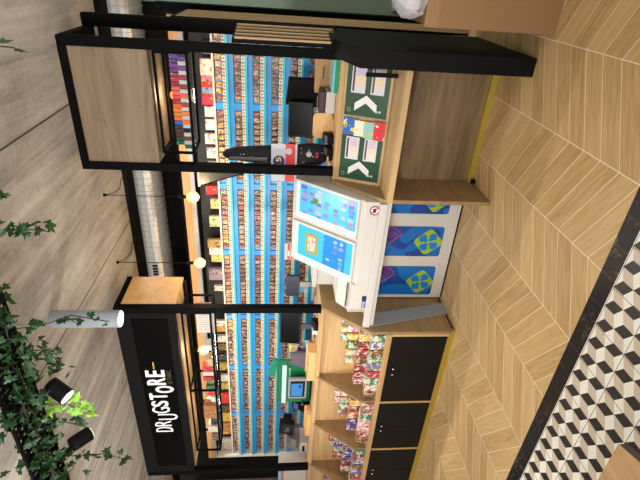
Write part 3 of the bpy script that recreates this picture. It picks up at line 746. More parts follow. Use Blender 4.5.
# ------------------------------------------------------------------ tobacco wall
YS = 4.4
XA, XZ = -.42, -6.42
tw = T('tobacco_rack', 'long bright blue wall rack with teal price rails for cigarette packs', 'shelf unit', (-3.4, 4.6, 0))
bluem = mat((58, 158, 236), .35); teal = mat((40, 190, 210), .3)
rowsZ_ = [2.085-.171*i for i in range(7)]
P('back_panel', MB().box(XZ, XA, 4.62, 4.66, 0, 2.16), bluem, tw)
for z in rowsZ_: P('row_back', MB().box(XZ, XA, 4.425, 4.43, z, z+.068), mat((120, 180, 220), .4), tw, label='pale blue row back')
P('base_unit', MB().box(XZ, XA, YS+.02, 4.62, 0, .92), mat((52, 60, 74), .5), tw)
P('end_panel', MB().box(XZ-.04, XZ, YS-.03, 4.66, 0, 2.5), mat((236, 226, 208), .4), tw, label='cream end panel')
P('niche_back', MB().box(XZ, XA, 4.62, 4.66, 2.16, 2.40), mat((38, 40, 46), .5), tw, label='dark niche back')
P('niche_shelf', MB().box(XZ, XA, YS, 4.62, 2.160, 2.180), mat((218, 204, 186), .4), tw, label='pale niche shelf')
P('fascia', MB().box(XZ, XA, YS-.06, YS-.02, 2.44, 2.52), M['fascia'], tw, label='wood fascia')
P('fascia_profile', MB().box(XZ, XA, YS-.06, YS-.02, 2.40, 2.44), mat((176, 176, 178), .35, .6), tw, label='metal profile')
P('top_board', MB().box(XZ, XA, YS-.02, 4.66, 2.40, 2.43), M['satin'], tw)
rowsZ = [2.085-.171*i for i in range(7)]
bayX = [-.44, -1.18, -2.0, -2.81, -3.74, -4.60, -5.54, -6.40]
for z in rowsZ:
    P('shelf_front', MB().box(XZ, XA, YS, 4.62, z-.10, z-.052), bluem, tw)
    P('teal_rail', MB().box(XZ, XA, YS-.028, YS, z-.054, z-.030), teal, tw, .002, label='teal rail')
    P('price_rail', MB().prism([(XZ, YS-.02, z-.03), (XZ, YS-.012, z+.001), (XZ, YS, z+.001), (XZ, YS, z-.03)], (XA-XZ, 0, 0)), M['rail'], tw, label='row of pale price tags')
    P('shelf', MB().box(XZ, XA, YS, 4.62, z-.052, z-.001), bluem, tw)
for x in bayX[1:-1]:
    P('upright', MB().box(x-.03, x+.03, YS+.004, 4.62, .92, 2.16), bluem, tw)
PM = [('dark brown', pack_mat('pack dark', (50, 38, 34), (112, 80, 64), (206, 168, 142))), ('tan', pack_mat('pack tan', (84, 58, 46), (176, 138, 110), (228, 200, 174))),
      ('reddish', pack_mat('pack red', (60, 20, 20), (150, 64, 48), (210, 160, 130))), ('gold-lit', pack_mat('pack gold light', (120, 72, 30), (206, 150, 70), (236, 206, 150)))]
pmesh = [MB().box(-.0225, .0225, -.011, .011, 0, .064).mesh(m, bevel=.0015) for _, m in PM]
cand = []
rowname = ['top', 'second', 'third', 'fourth', 'fifth', 'sixth', 'seventh']
rs = random.Random(3)
for r, z in enumerate(rowsZ):
    k = 0
    for b0, b1 in zip(bayX, bayX[1:]):
        x = b0-.034-.03
        while x-.03 > b1+.03:
            k += 1
            v = rs.choice([3, 3, 1, 2]) if r == 0 else rs.choice([0, 0, 1, 1, 2])  # top row packs mostly carry golden light in their colour
            if not (r >= 5 and rs.random() < .15): cand.append((x, YS+.012, z, v, r, k))
            x -= .0595
vis = [c for c in cand if c[4] < 6]
order = sorted(vis, key=lambda c: c[0]**2+c[1]**2+(c[2]-1.6)**2)
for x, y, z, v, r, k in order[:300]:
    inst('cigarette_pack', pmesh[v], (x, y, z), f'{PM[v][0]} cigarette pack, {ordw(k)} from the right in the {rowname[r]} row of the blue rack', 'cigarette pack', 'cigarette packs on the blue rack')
mb = MB()
rest = order[300:]
mbs = [MB(), MB(), MB(), MB()]
for x, y, z, v, r, k in rest: mb.box(x-.0225, x+.0225, y-.011, y+.011, z, z+.064)
def rest_mat():
    m, nt, b = newmat('rows of packs'); g = NG(nt)
    pos, X, Y, Z = g.xyz()
    n = g.noise(pos, 30, 2, .5, .3)
    c = g.ramp(n, [(.36, srgb(58, 42, 36)), (.5, srgb(144, 108, 86)), (.64, srgb(222, 190, 164))])
    g.lk(c, b.inputs['Base Color']); b.inputs['Roughness'].default_value = .4
    return m
S('cigarette_packs', mb, rest_mat(), 'the many small cigarette packs filling the left half of the blue rack', 'cigarette packs', (-5, 4.4, 1.05), kind='stuff')

# cartons in the dark niche above
NB = [(-.726, -.629, .10, (226, 222, 216), 'white'), (-.918, -.773, .107, (240, 228, 206), 'cream'), (-.971, -.913, .103, (240, 120, 140), 'pink'), (-1.026, -.966, .104, (210, 40, 52), 'red'), (-1.081, -1.021, .105, (140, 170, 200), 'pale blue'), (-1.183, -1.076, .108, (214, 60, 80), 'crimson'),
      (-1.298, -1.198, .09, (232, 228, 220), 'white'), (-1.426, -1.323, .092, (234, 230, 222), 'white'), (-1.568, -1.462, .104, (234, 230, 222), 'white'), (-1.714, -1.606, .095, (232, 228, 220), 'white'), (-1.822, -1.754, .094, (230, 226, 218), 'white'),
      (-2.115, -2.019, .129, (214, 34, 40), 'bright red'), (-2.279, -2.17, .09, (214, 196, 130), 'grey and yellow'), (-2.5, -2.374, .114, (214, 200, 140), 'cream and yellow'), (-2.771, -2.664, .15, (186, 150, 90), 'tan and purple'), (-2.864, -2.768, .139, (226, 222, 214), 'white'), (-2.96, -2.87, .12, (232, 206, 120), 'white and gold'), (-3.213, -3.055, .16, (150, 130, 150), 'grey and mauve'), (-3.373, -3.299, .11, (222, 218, 208), 'white'),
      (-3.919, -3.838, .139, (222, 220, 212), 'white'), (-4.012, -3.925, .14, (190, 140, 70), 'tan'), (-4.187, -4.086, .131, (216, 214, 204), 'pale green'), (-4.327, -4.223, .106, (120, 90, 70), 'brown'), (-4.506, -4.417, .108, (60, 64, 70), 'dark grey'), (-4.69, -4.562, .11, (180, 160, 70), 'mustard'), (-4.899, -4.786, .10, (214, 214, 208), 'white'), (-5.056, -4.94, .10, (196, 170, 90), 'yellow and grey'), (-5.339, -5.139, .133, (214, 40, 40), 'red'), (-5.508, -5.385, .117, (90, 50, 46), 'maroon'), (-5.725, -5.55, .121, (220, 170, 50), 'yellow'), (-6.02, -5.773, .127, (196, 130, 60), 'orange'), (-6.37, -6.116, .174, (206, 190, 170), 'cream')]
for i, (x0, x1, h_, c, n) in enumerate(NB):
    dk = [(200, 110, 90)] if i in (6, 7, 8, 9, 10, 1) else [tuple(int(v*.5) for v in c), (232, 200, 90)]
    me = MB().box(-(x1-x0)/2, (x1-x0)/2, -.02, .02, 0, h_).mesh(print_mat('niche carton', c, dk, 26, .45, .62), bevel=.003)
    inst('display_carton', me, ((x0+x1)/2, 4.46, 2.181), f'{n} carton, {ordw(i+1)} from the right on the niche shelf above the packs', 'carton', 'cartons in the dark niche')

# slatted right flank of the rack
fl = T('slat_wall', 'tall wood slat cladding on the right flank of the tobacco rack', 'wall panel', (-.41, 4.4, 0))
P('backing', MB().box(-.42, -.405, 4.08, 4.72, 0, 2.44), M['black'], fl)
for i in range(6):
    y = 4.1+i*.1
    P('slat', MB().box(-.405, -.398, y, y+.045, .02, 2.40+.0*i), M['slat'], fl, .003)
P('trim', MB().box(-.42, -.36, 4.72, 4.86, 0, 2.7), M['black'], fl)

# ------------------------------------------------------------------ things on the left worktop
ts = monitor('touch_screen', 'small navy screen on a grey stand just right of the canopy post', 'monitor', (-2.83, 3.82, 1.155), .255, .138, 1.40, 0, -.1, scr=(26, 28, 58), body=(30, 32, 60), deep=.03, stand='steel')
P('rail', MB().box(-.12, .12, -.10, -.075, .03, .055), M['steel'], ts, .003, local=True)
monitor('till_screen', 'large black till screen between the canopy post and grey bag', 'monitor', (-3.24, 3.64, 1.155), .38, .21, 1.415, .1, -.12, deep=.16)
tr = T('card_terminal', 'white and black card terminal in front of the large till screen', 'card reader', (-3.02, 3.45, 1.155), None)
P('body', MB().px([(3.40, 1.155), (3.40, 1.19), (3.50, 1.225), (3.50, 1.155)], -3.07, -2.98), M['satin'], tr, .006)
P('roll_cover', MB().box(-3.12, -3.07, 3.40, 3.48, 1.155, 1.21), M['white'], tr, .006)
# tall stack of tins/booklets
for i, (c, n) in enumerate((((210, 60, 60), 'red'), ((240, 236, 230), 'white'), ((120, 180, 210), 'pale blue'), ((120, 34, 40), 'maroon'), ((236, 200, 190), 'pink'), ((196, 214, 60), 'lime'))):
    me = MB().box(-.05, .05, -.04, .04, 0, .042).mesh(print_mat('stack box', c, [(236, 230, 226)], 30, .4, .58), bevel=.003)
    inst('packet', me, (-3.58+.008*(i % 2), 3.72, 1.155+.043*i), f'{n} packet, {ordw(i+1)} from the bottom of the stack behind the grey bag', 'packet', 'stack of packets behind the grey bag')
gb = T('grey_bag', 'slumped dark grey cloth bag between till screen and green lottery terminal', 'bag', (-3.64, 3.58, 1.155))
mb = MB(); rings = []
for z, rx, ry in ((1.155, .10, .06), (1.19, .125, .075), (1.25, .12, .075), (1.32, .10, .06), (1.38, .07, .045), (1.41, .03, .02)):
    rings.append([mb.bm.verts.new((-3.64+.1*(z-1.155)+rx*math.cos(a*PI/9)*(1+.07*math.sin(3*a+z*20)), 3.58+ry*math.sin(a*PI/9), z)) for a in range(18)])
for A, B in zip(rings, rings[1:]):
    for i in range(18): mb.bm.faces.new([A[i], A[(i+1) % 18], B[(i+1) % 18], B[i]])
mb.bm.faces.new(rings[0][::-1]); mb.bm.faces.new(rings[-1])
P('cloth', mb, mat((92, 84, 96), .8), gb, smooth=True)
mb = MB(); mb.tube([(-3.68, 3.53, 1.39)]+[(-3.64+.05*math.cos(a*PI/8), 3.53, 1.39+.05*math.sin(a*PI/8)) for a in range(8, -1, -1)], .006, 6)
P('handle', mb, mat((60, 54, 62), .8), gb)
def tray(label, x0, x1, y0, y1, z1):
    o = T('wooden_tray', label, 'tray', ((x0+x1)/2, (y0+y1)/2, 1.155), 'wooden trays on the left worktop')
    z = 1.155
    P('tray_body', MB().box(x0, x1, y0, y1, z, z+.01).box(x0, x1, y0, y0+.012, z+.01, z1-.02).box(x0, x1, y1-.012, y1, z+.01, z1).box(x0, x0+.012, y0+.012, y1-.012, z+.01, z1-.01).box(x1-.012, x1, y0+.012, y1-.012, z+.01, z1-.01), M['honey'], o, .002)
    for i in range(2):
        x = x0+(x1-x0)*(i+1)/3
        P('partition', MB().box(x-.004, x+.004, y0+.012, y1-.012, z+.01, z1-.02), M['honey'], o)
tray('light wooden compartment tray below the grey bag', -3.72, -3.32, 3.36, 3.5, 1.25)
tray('light wooden compartment tray left of the green lottery terminal', -4.62, -4.26, 3.36, 3.5, 1.225)
# green lottery terminal
gt = T('lottery_terminal', 'green lottery terminal panel with white light bar and blue touch screen', 'terminal', (-4.0, 3.6, 1.155))
P('back_board', MB().py(rrect(-4.02, 1.35, .66, .39, .03), 3.62, 3.65), mat((6, 112, 66), .4), gt)
P('wing', MB().prism([(-3.72, 3.66, 1.54), (-3.99, 3.66, 1.56), (-3.95, 3.66, 1.64), (-3.70, 3.66, 1.58)], (0, .02, 0)), mat((10, 140, 110), .4), gt, label='teal wing panel')
P('light_bar', MB().box(-4.34, -3.76, 3.60, 3.62, 1.44, 1.485), lit((222, 250, 244), 1.1), gt, label='white light bar')
P('slogan', text_mb('parions sport', -4.26, -3.80, 1.385, 1.415, 3.619, .002), mat((214, 236, 226), .5), gt)
tp = P('touch_panel', MB().py(rrect(-4.02, 1.315, .31, .20, .015), 3.52, 3.55).box(-4.06, -3.98, 3.55, 3.62, 1.28, 1.34), mat((150, 146, 150), .4), gt, .003, label='grey framed touch panel')
P('screen', MB().box(-4.145, -3.90, 3.517, 3.52, 1.235, 1.395), mat((28, 28, 34), .3), tp)
P('picture', MB().box(-4.13, -3.935, 3.515, 3.517, 1.26, 1.385), lit((60, 150, 230), .8), tp, label='blue lit picture')
P('picture_mark', MB().box(-4.0, -3.96, 3.513, 3.515, 1.275, 1.305), lit((30, 60, 140), .8), tp)
P('emblem', MB().lathe([(.016, 0), (.016, .003)], (-3.90, 3.62, 1.2), (0, -1, 0), 14), mat((206, 226, 214), .5), gt)
P('foot', MB().box(-4.25, -3.80, 3.56, 3.72, 1.155, 1.17), M['satin'], gt)
ph = T('desk_phone', 'small black and blue desk phone left of the green terminal', 'phone', (-4.42, 3.60, 1.155))
P('body', MB().px([(3.56, 1.155), (3.56, 1.20), (3.66, 1.36), (3.69, 1.36), (3.69, 1.155)], -4.49, -4.36), M['satin'], ph, .006)
P('display', MB().prism([(-4.475, 3.607, 1.29), (-4.375, 3.607, 1.29), (-4.375, 3.638, 1.34), (-4.475, 3.638, 1.34)], (0, -.004, .003)), mat((60, 92, 150), .3), ph)
P('handset', MB().box(-4.36, -4.33, 3.57, 3.68, 1.23, 1.26), M['dgrey'], ph, .006)
mo = monitor('order_screen', 'angled black screen with faint grey lettering near the left post', 'monitor', (-4.80, 3.60, 1.155), .30, .175, 1.415, -.25, -.12, scr=(22, 26, 36), deep=.14)
P('lettering', text_mb('Pulse', -.06, .06, -.03, .02, -.0136, .0005).xf(Matrix.Translation((0, 0, .26)) @ Matrix.Rotation(-.12, 4, 'X')), mat((120, 128, 140), .4), mo, local=True)
sd = T('cash_device', 'curved silver coin device beside the left post', 'coin device', (-5.03, 3.62, 1.155))
P('hood', MB().px([(3.54, 1.30), (3.56, 1.36), (3.62, 1.41), (3.70, 1.43), (3.74, 1.43), (3.74, 1.26), (3.60, 1.25)], -5.14, -4.95), M['steel'], sd, .006)
P('tray', MB().box(-5.14, -4.95, 3.50, 3.74, 1.155, 1.25), mat((196, 190, 184), .4), sd, .006)
P('slot', MB().box(-5.10, -5.0, 3.495, 3.5, 1.19, 1.22), M['satin'], sd)

wc = T('white_carton', 'white topped carton with pale blue edge beyond the left canopy post', 'carton', (-5.42, 3.5, 1.155))
P('carton_body', MB().box(-5.58, -5.27, 3.38, 3.62, 1.155, 1.50), M['offw'], wc, .004)
P('blue_edge', MB().box(-5.58, -5.27, 3.374, 3.38, 1.47, 1.50), mat((130, 190, 220), .4), wc, label='pale blue edge')
P('red_edge', MB().box(-5.58, -5.27, 3.374, 3.38, 1.44, 1.468), mat((206, 90, 90), .4), wc, label='red edge')

# ------------------------------------------------------------------ lamps
def pendant(x, y, zc, label, zt, drop=True):
    o = T('pendant_lamp', label, 'pendant lamp', (x, y, zt), 'globe bulb pendants')
    R = .052
    P('ceiling_hook', MB().cyl((x, y, zt-.02), (x, y, zt), .014, n=10), M['satin'], o)
    P('cord', MB().cyl((x, y, zc+.13), (x, y, zt-.02), .0035, n=6), M['satin'], o)
    P('socket', MB().lathe([(.008, 0), (.017, -.02), (.017, -.07), (.02, -.075)], (x, y, zc+.135), (0, 0, 1), 12), M['satin'], o)
    prof = [(.014, .062)]+[(R*math.sin(a), R*math.cos(a)) for a in [i*PI/12 for i in range(2, 13)]]
    P('bulb', MB().lathe(prof, (x, y, zc), (0, 0, 1), 20), mat((255, 196, 110), .2, 0, (255, 176, 84), .95, alpha=.55), o, smooth=True, label='amber globe bulb')
    P('filament', MB().lathe([(.026, -.03), (.03, 0), (.02, .03)], (x, y, zc), (0, 0, 1), 10), mat((255, 240, 200), .3, 0, (255, 236, 190), 14), o)
    if drop:
        pts = [(x, y, zt-.012), (x-.02, y+.08, zt-.05), (x-.03, y+.2, zt-.075), (x+.01, y+.32, zt-.06), (x+.0, y+.54, zt-.045)]
        P('slack_cord', MB().tube(pts, .0035, 6), M['satin'], o)
    l = bpy.data.lights.new('bulb_light', 'POINT'); l.energy = 9; l.color = (1, .74, .42); l.shadow_soft_size = .06
    lo = bpy.data.objects.new('bulb_light', l); C.objects.link(lo); lo.location = (x, y, zc-.075)
    return o
pendant(-1.848, 3.82, 2.328, 'globe pendant hanging nearest the right canopy, bare on its long cord', 3.1)
pendant(-2.56, 3.82, 2.315, 'globe pendant hanging beside the oak return of the sign canopy', 3.1)
pendant(-.93, 3.73, 2.36, 'globe bulb lamp behind the coloured boxes of the right rack', 2.43, False)
pendant(-3.60, 3.70, 2.33, 'globe bulb lamp behind the long rack, near its price list', 2.45, False)
pendant(-4.40, 3.70, 2.31, 'globe bulb lamp behind the long rack, near its left end', 2.45, False)

dl = T('cylinder_downlight', 'white cylinder downlight hanging in front of the sign', 'downlight', (-2.18, 2.55, 3.1))
P('tube', MB().lathe([(.058, .0), (.060, .004), (.060, .45), (.058, .452)], (-2.18, 2.55, 2.648), (0, 0, 1), 28), mat((158, 165, 174), .4), dl, smooth=False)
P('lens', MB().cyl((-2.18, 2.55, 2.645), (-2.18, 2.55, 2.650), .053, n=28), mat((255, 250, 236), .3, 0, (255, 248, 232), 9), dl, label='glowing lens')
def spot_light(loc, tgt, e, ang=1.2, col=(1, .98, .94), blend=.6, r=.05):
    l = bpy.data.lights.new('spot_beam', 'SPOT'); l.energy = e; l.spot_size = ang; l.spot_blend = blend; l.color = col; l.shadow_soft_size = r
    o = bpy.data.objects.new('spot_beam', l); C.objects.link(o); o.location = loc
    o.rotation_euler = (Vector(tgt)-Vector(loc)).to_track_quat('-Z', 'Y').to_euler(); return o
spot_light((-2.18, 2.55, 2.64), (-2.18, 2.6, 0), 60, 1.5)
def spot_head(label, p0, d, on):
    d = Vector(d).normalized(); p0 = Vector(p0)
    o = T('spotlight', label, 'spotlight', p0)
    P('bracket', MB().cyl(p0+Vector((0, -.10, .03)), p0+d*.03, .012, n=10), M['satin'], o)
    P('can', MB().lathe([(.028, -.005), (.042, 0), (.044, .02), (.044, .115), (.041, .117)], p0, d, 24), M['satin'], o)
    P('lens', MB().cyl(p0+d*.116, p0+d*.12, .038, n=24), mat((255, 246, 224), .3, 0, (255, 244, 220), 8 if on else 2), o, label='glowing lens')
    spot_light(p0+d*.16, p0+d*3, 55 if on else 30, 1.1)
spot_head('black spotlight head with lens glowing, under the ivy beside the bright leaves', (-1.985, 1.80, 2.77), (-.4, -.35, -.75), True)
spot_head('black spotlight head turned away, further left along the ivy planter', (-2.50, 1.80, 2.765), (-.1, .75, -.62), False)

# ------------------------------------------------------------------ ivy planter
pt = T('hanging_planter', 'long black perforated metal planter tray hung below the ceiling', 'planter', (-2, 1.63, 2.8))
x0, x1, y0, y1, zb, ztp = -4.2, .6, 1.50, 1.74, 2.80, 2.835
g_ = MB()
for y in (y0, y1): g_.box(x0, x1, y-.006, y+.006, zb, zb+.014)
P('side_rails', g_, M['gloss'], pt)
g_ = MB()
n = int((x1-x0)/.045)
for i in range(n+1): g_.box(x0+i*.045-.011, x0+i*.045+.011, y0+.008, y1-.008, zb, zb+.006)
for j in range(1, 6): g_.box(x0, x1, y0+j*.04-.009, y0+j*.04+.009, zb+.006, zb+.012)
P('perforated_base', g_, M['gloss'], pt)
for x in (-3.6, -1.9, -.2):
    for y in (y0, y1): P('hanger_rod', MB().cyl((x, y, ztp), (x, y, 3.1), .006, n=8), M['satin'], pt)
def leaf_mat(name, a, b_):
    m, nt, b = newmat(name); g = NG(nt)
    pos, X, Y, Z = g.xyz()
    c = g.mix(g.noise(pos, 18, 2), srgb(*a), srgb(*b_))
    g.lk(c, b.inputs['Base Color']); b.inputs['Roughness'].default_value = .5
    try: b.inputs['Subsurface Weight'].default_value = 0
    except Exception: pass
    return m
LM = leaf_mat('ivy leaf', (10, 40, 16), (34, 82, 30)); LM_LIT = leaf_mat('spotlit ivy leaf', (120, 190, 60), (176, 226, 96))  # second green has the spotlight's brightness put into the leaf colour
SHAPE = [(0, 0), (.22, -.18), (.5, -.10), (.38, .18), (.52, .42), (.24, .46), (0, 1.0), (-.24, .46), (-.52, .42), (-.38, .18), (-.5, -.10), (-.22, -.18)]
def add_leaf(mb, p, size, rnd, bias=None):
    nrm_ = Vector((rnd.uniform(-1, 1), rnd.uniform(-1.2, .4), rnd.uniform(-1, .6))).normalized()
    if bias: nrm_ = (nrm_+Vector(bias)).normalized()
    dirv = Vector((rnd.uniform(-1, 1), rnd.uniform(-.6, .6), rnd.uniform(-1.2, .2)))
    dirv = (dirv-nrm_*dirv.dot(nrm_)).normalized(); sx = dirv.cross(nrm_)
    c = mb.bm.verts.new(p+dirv*size*.28+nrm_*size*.05)
    vs = [mb.bm.verts.new(p+sx*a*size+dirv*b*size-nrm_*(abs(a)*size*.22+(.1*size if b > .8 else 0))) for a, b in SHAPE]
    for i in range(len(vs)): mb.bm.faces.new([c, vs[i], vs[(i+1) % len(vs)]])
def ivy(label, path, n, spread, size, seed, m=None, group='ivy on the planter', stems=None, jit=.012):
    rnd = random.Random(seed)
    path = [Vector(p) for p in path]
    o = T('ivy', label, 'ivy', path[0], group)
    mb = MB()
    for i in range(n):
        t = (i+rnd.random()*.6)/n*(len(path)-1); k = min(int(t), len(path)-2); f = t-k
        p = path[k].lerp(path[k+1], min(f, 1))+Vector((rnd.gauss(0, spread[0]), rnd.gauss(0, spread[1]), rnd.gauss(0, spread[2])))
        if p.z > 3.02: p.z = 3.02-rnd.random()*.05
        add_leaf(mb, p, size*rnd.uniform(.6, 1.15), rnd)
    P('leaves', mb, m or LM, o)
    mb = MB()
    for s in range(stems or 1):
        pts = [p+Vector((rnd.gauss(0, jit), rnd.gauss(0, jit), rnd.gauss(0, jit))) for p in path]
        mb.tube(pts, .003, 5)
    P('stem', mb, mat((58, 52, 34), .7), o)
    return o
fullx = [(-1.42, 'over the right end of the visible tray'), (-1.75, 'above the white downlight'), (-2.1, 'around the glowing spotlight'), (-2.5, 'around the second spotlight'), (-2.95, 'at the far left end')]
for i, (x, w_) in enumerate(fullx):
    ivy(f'dense dark ivy clump on the planter {w_}', [(x+.22, 1.63, 2.83), (x, 1.62, 2.80), (x-.22, 1.64, 2.83)], 135, (.06, .075, .03), .05, 40+i, stems=4, jit=.03)
hang = [('ivy strand hanging highest at the picture edge, near the right canopy corner', [(-.30, 1.70, 2.815), (-.30, 1.755, 2.83), (-.30, 1.80, 2.62), (-.295, 1.80, 2.50)], 9),
        ('short ivy strand hanging right of the long middle strand', [(-.86, 1.70, 2.815), (-.86, 1.755, 2.83), (-.87, 1.78, 2.74), (-.88, 1.80, 2.70)], 8),
        ('long leafy ivy strand hanging free in front of bare ceiling', [(-1.06, 1.70, 2.815), (-1.06, 1.755, 2.83), (-1.05, 1.80, 2.74), (-1.04, 1.80, 2.65), (-1.035, 1.80, 2.55)], 26),
        ('ivy strand trailing down across the white cylinder downlight', [(-1.56, 1.70, 2.815), (-1.56, 1.755, 2.83), (-1.56, 1.78, 2.70), (-1.55, 1.80, 2.58), (-1.54, 1.80, 2.41)], 17),
        ('short ivy tangle between the downlight and glowing spotlight', [(-1.72, 1.70, 2.815), (-1.72, 1.755, 2.83), (-1.72, 1.78, 2.74), (-1.80, 1.80, 2.70), (-1.88, 1.80, 2.72)], 34),
        ('ivy strand trailing past the second spotlight towards the sign', [(-2.52, 1.70, 2.815), (-2.52, 1.755, 2.83), (-2.56, 1.78, 2.70), (-2.60, 1.80, 2.60), (-2.65, 1.80, 2.46)], 22),
        ('ivy strand drooping between the two spotlights', [(-2.22, 1.70, 2.815), (-2.22, 1.755, 2.83), (-2.25, 1.78, 2.72), (-2.32, 1.80, 2.64)], 14)]
for i, (lab, pth, n_) in enumerate(hang):
    ivy(lab, pth, int(n_*1.25), (.014, .014, .014) if n_ < 30 else (.03, .02, .03), .048, 70+i, group='hanging ivy strands')
ivy('bright green ivy sprig, spotlight glow put into its leaf colour', [(-2.10, 1.70, 2.815), (-2.10, 1.755, 2.83), (-2.13, 1.80, 2.70), (-2.19, 1.80, 2.66), (-2.24, 1.80, 2.60)], 46, (.026, .018, .02), .046, 91, LM_LIT, 'hanging ivy strands')

# ------------------------------------------------------------------ air duct
du = T('air_duct', 'silver spiral air duct running above the tobacco rack', 'duct', (-3, 5.05, 3.06))
prof = []; r = .175; x = 0
while x < 7.2:
    prof += [(r, x), (r, x+.055), (r+.007, x+.06), (r+.007, x+.07)]; x += .075
P('pipe', MB().lathe(prof, (-6.8, 5.05, 3.07), (1, 0, 0), 28), mat((196, 192, 184), .32, .6), du)
vg = P('vent', MB().box(-3.46, -3.28, 4.862, 4.872, 3.02, 3.10), mat((190, 186, 176), .4, .5), du, label='rectangular vent')
for i in range(4): P('vent_slot', MB().box(-3.45+i*.042, -3.42+i*.042, 4.858, 4.862, 3.03, 3.09), M['satin'], vg)
for x in (-5.5, -3.9, -2.3, -.7): P('hanger_strap', MB().box(x-.01, x+.01, 5.04, 5.06, 3.24, 3.9), M['steel'], du)

# ------------------------------------------------------------------ right edge of the frame
bx = T('cardboard_box', 'large brown cardboard box standing on the floor right of the black end panel', 'box', (.1, 3.0, 0))
P('carton', MB().box(-.253, .40, 2.78, 3.25, 0, .74), mat((150, 114, 76), .8), bx, .004)
P('flap', MB().box(-.25, .397, 2.772, 2.779, .70, .78), mat((156, 120, 80), .8), bx)
P('tape', MB().box(.05, .10, 2.7785, 2.7799, .4, .74), mat((190, 160, 116), .35), bx)
pb = T('plastic_wrapped_bundle', 'white bundle in crumpled clear plastic on the cardboard box', 'bundle', (-.05, 3.0, .74))
mb = MB(); rnd = random.Random(2); rings = []
for z, s in ((.741, .9), (.79, 1.0), (.86, .95), (.91, .75), (.93, .3)):
    rings.append([mb.bm.verts.new((-.02+.22*s*math.cos(a*PI/8)*rnd.uniform(.88, 1.08), 3.0+.16*s*math.sin(a*PI/8)*rnd.uniform(.88, 1.08), z+rnd.uniform(0, .012))) for a in range(16)])
for A, B in zip(rings, rings[1:]):
    for i in range(16): mb.bm.faces.new([A[i], A[(i+1) % 16], B[(i+1) % 16], B[i]])
mb.bm.faces.new(rings[0][::-1]); mb.bm.faces.new(rings[-1])
P('wrap', mb, print_mat('plastic wrap', (206, 206, 208), [(176, 180, 186), (226, 206, 208)], 12, .2, .5), pb)
ps = T('power_strip', 'white power strip with dangling cable on the green wall', 'power strip', (-.30, 5.48, .5))
P('body', MB().box(-.36, -.16, 5.455, 5.5, .28, .36), mat((214, 212, 206), .5), ps, .004)
for i in range(3): P('socket', MB().cyl((-.32+i*.06, 5.455, .32), (-.32+i*.06, 5.45, .32), .02, n=12), M['dgrey'], ps)
P('cable', MB().tube([(-.30, 5.45, .28), (-.31, 5.42, .2), (-.26, 5.40, .12), (-.2, 5.42, .1), (-.12, 5.44, .16)], .006, 6), mat((220, 216, 206), .5), ps)

# ------------------------------------------------------------------ wooden table corner at the bottom right
zt_ = .45
tt = T('wooden_table', 'light oak table with dark edge, its corner poking in over the patterned tiles', 'table', (-1.6, .6, 0))
cx, cy = -1.295, .878
E_l = Vector((-.232, -.006, 0)).normalized(); E_f = Vector((.037, -.105, 0)).normalized()
q0 = Vector((cx, cy, zt_)); q1 = q0+E_l*.9; q2 = q1+E_f*.9; q3 = q0+E_f*.9
P('tabletop', MB().prism([q0, q1, q2, q3], (0, 0, .004)), M['table'], tt)
P('edge_band', MB().prism([q0-Vector((0, 0, .03)), q1-Vector((0, 0, .03)), q2-Vector((0, 0, .03)), q3-Vector((0, 0, .03))], (0, 0, .03)), mat((86, 74, 64), .5), tt, label='dark edge band')
for q in (q0, q1, q2, q3):
    c = q.lerp((q0+q2)/2, .18)
    P('leg', MB().box(c.x-.02, c.x+.02, c.y-.02, c.y+.02, 0, zt_-.03), M['satin'], tt)

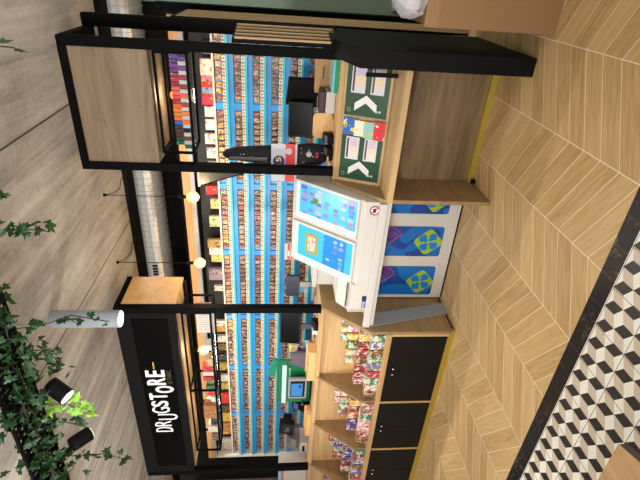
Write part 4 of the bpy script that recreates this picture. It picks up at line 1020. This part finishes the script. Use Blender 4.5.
# ------------------------------------------------------------------ light
def area(name, loc, size, e, tgt=None, col=(1, .985, .955), sy=None):
    l = bpy.data.lights.new(name, 'AREA'); l.energy = e; l.size = size; l.color = col
    if sy: l.shape = 'RECTANGLE'; l.size_y = sy
    o = bpy.data.objects.new(name, l); C.objects.link(o); o.location = loc
    d = Vector(tgt)-Vector(loc) if tgt else Vector((0, 0, -1))
    o.rotation_euler = d.to_track_quat('-Z', 'Y').to_euler(); return o
def omni(name, loc, e, r=.15, col=(1, .985, .955)):
    l = bpy.data.lights.new(name, 'POINT'); l.energy = e; l.color = col; l.shadow_soft_size = r
    o = bpy.data.objects.new(name, l); C.objects.link(o); o.location = loc
spot_light((-.8, -.6, 1.9), (-1.3, 2.9, 3.1), 230, 1.9, r=.2)  # added uplight out of view, brightens the ceiling
spot_light((-4.2, .2, 1.9), (-3.0, 3.0, 3.1), 210, 1.9, r=.2)  # second added uplight, also unseen
omni('hall_fill', (-1.2, -1.2, 2.2), 70)  # unseen fill points, added to brighten ceiling and hall
omni('hall_fill', (-4.6, .2, 2.2), 60)
omni('hall_fill', (1.4, .8, 2.2), 12)
area('rack_light', (-3.4, 4.16, 3.0), 5.8, 58, (-3.4, 4.5, 1.5), (.97, .98, 1), .08)  # added strip below the ceiling, lights the packs from the front
area('rack_light', (-3.4, 4.30, 2.36), 5.8, 4, (-3.4, 4.5, 1.2), (.96, .98, 1), .03)
spot_light((-3.4, 1.9, 3.05), (-3.7, 3.1, .7), 75, .9)
spot_light((-1.6, 1.2, 3.05), (-1.8, 2.2, .0), 45, 1.0)
w = bpy.data.worlds.new('world'); bpy.context.scene.world = w; w.use_nodes = True
bg = w.node_tree.nodes['Background']; bg.inputs[0].default_value = (1.0, .985, .965, 1); bg.inputs[1].default_value = .85

# ------------------------------------------------------------------ camera (held on its side, as in the photograph)
yaw, pit, rol, f = math.radians(30.811), math.radians(5.734), math.radians(-.839), 459.78
Rr = Vector((math.cos(yaw), math.sin(yaw), 0)); H = Vector((-math.sin(yaw), math.cos(yaw), 0)); Z = Vector((0, 0, 1))
F = H*math.cos(pit)-Z*math.sin(pit); Ur = H*math.sin(pit)+Z*math.cos(pit)
R_ = Rr*math.cos(rol)-Ur*math.sin(rol); U_ = Rr*math.sin(rol)+Ur*math.cos(rol)
cam = bpy.data.cameras.new('camera'); co = bpy.data.objects.new('camera', cam); C.objects.link(co)
X_, Y_, Z_ = -U_, R_, -F
co.matrix_world = Matrix(((X_.x, Y_.x, Z_.x, 0), (X_.y, Y_.y, Z_.y, 0), (X_.z, Y_.z, Z_.z, 1.6), (0, 0, 0, 1)))
cam.sensor_width = 36; cam.lens = f/640*36; cam.clip_start = .05
s = bpy.context.scene; s.camera = co
s.view_settings.view_transform = 'Standard'; s.view_settings.look = 'None'; s.view_settings.exposure = -.1; s.view_settings.gamma = 1
s.view_settings.use_curve_mapping = False
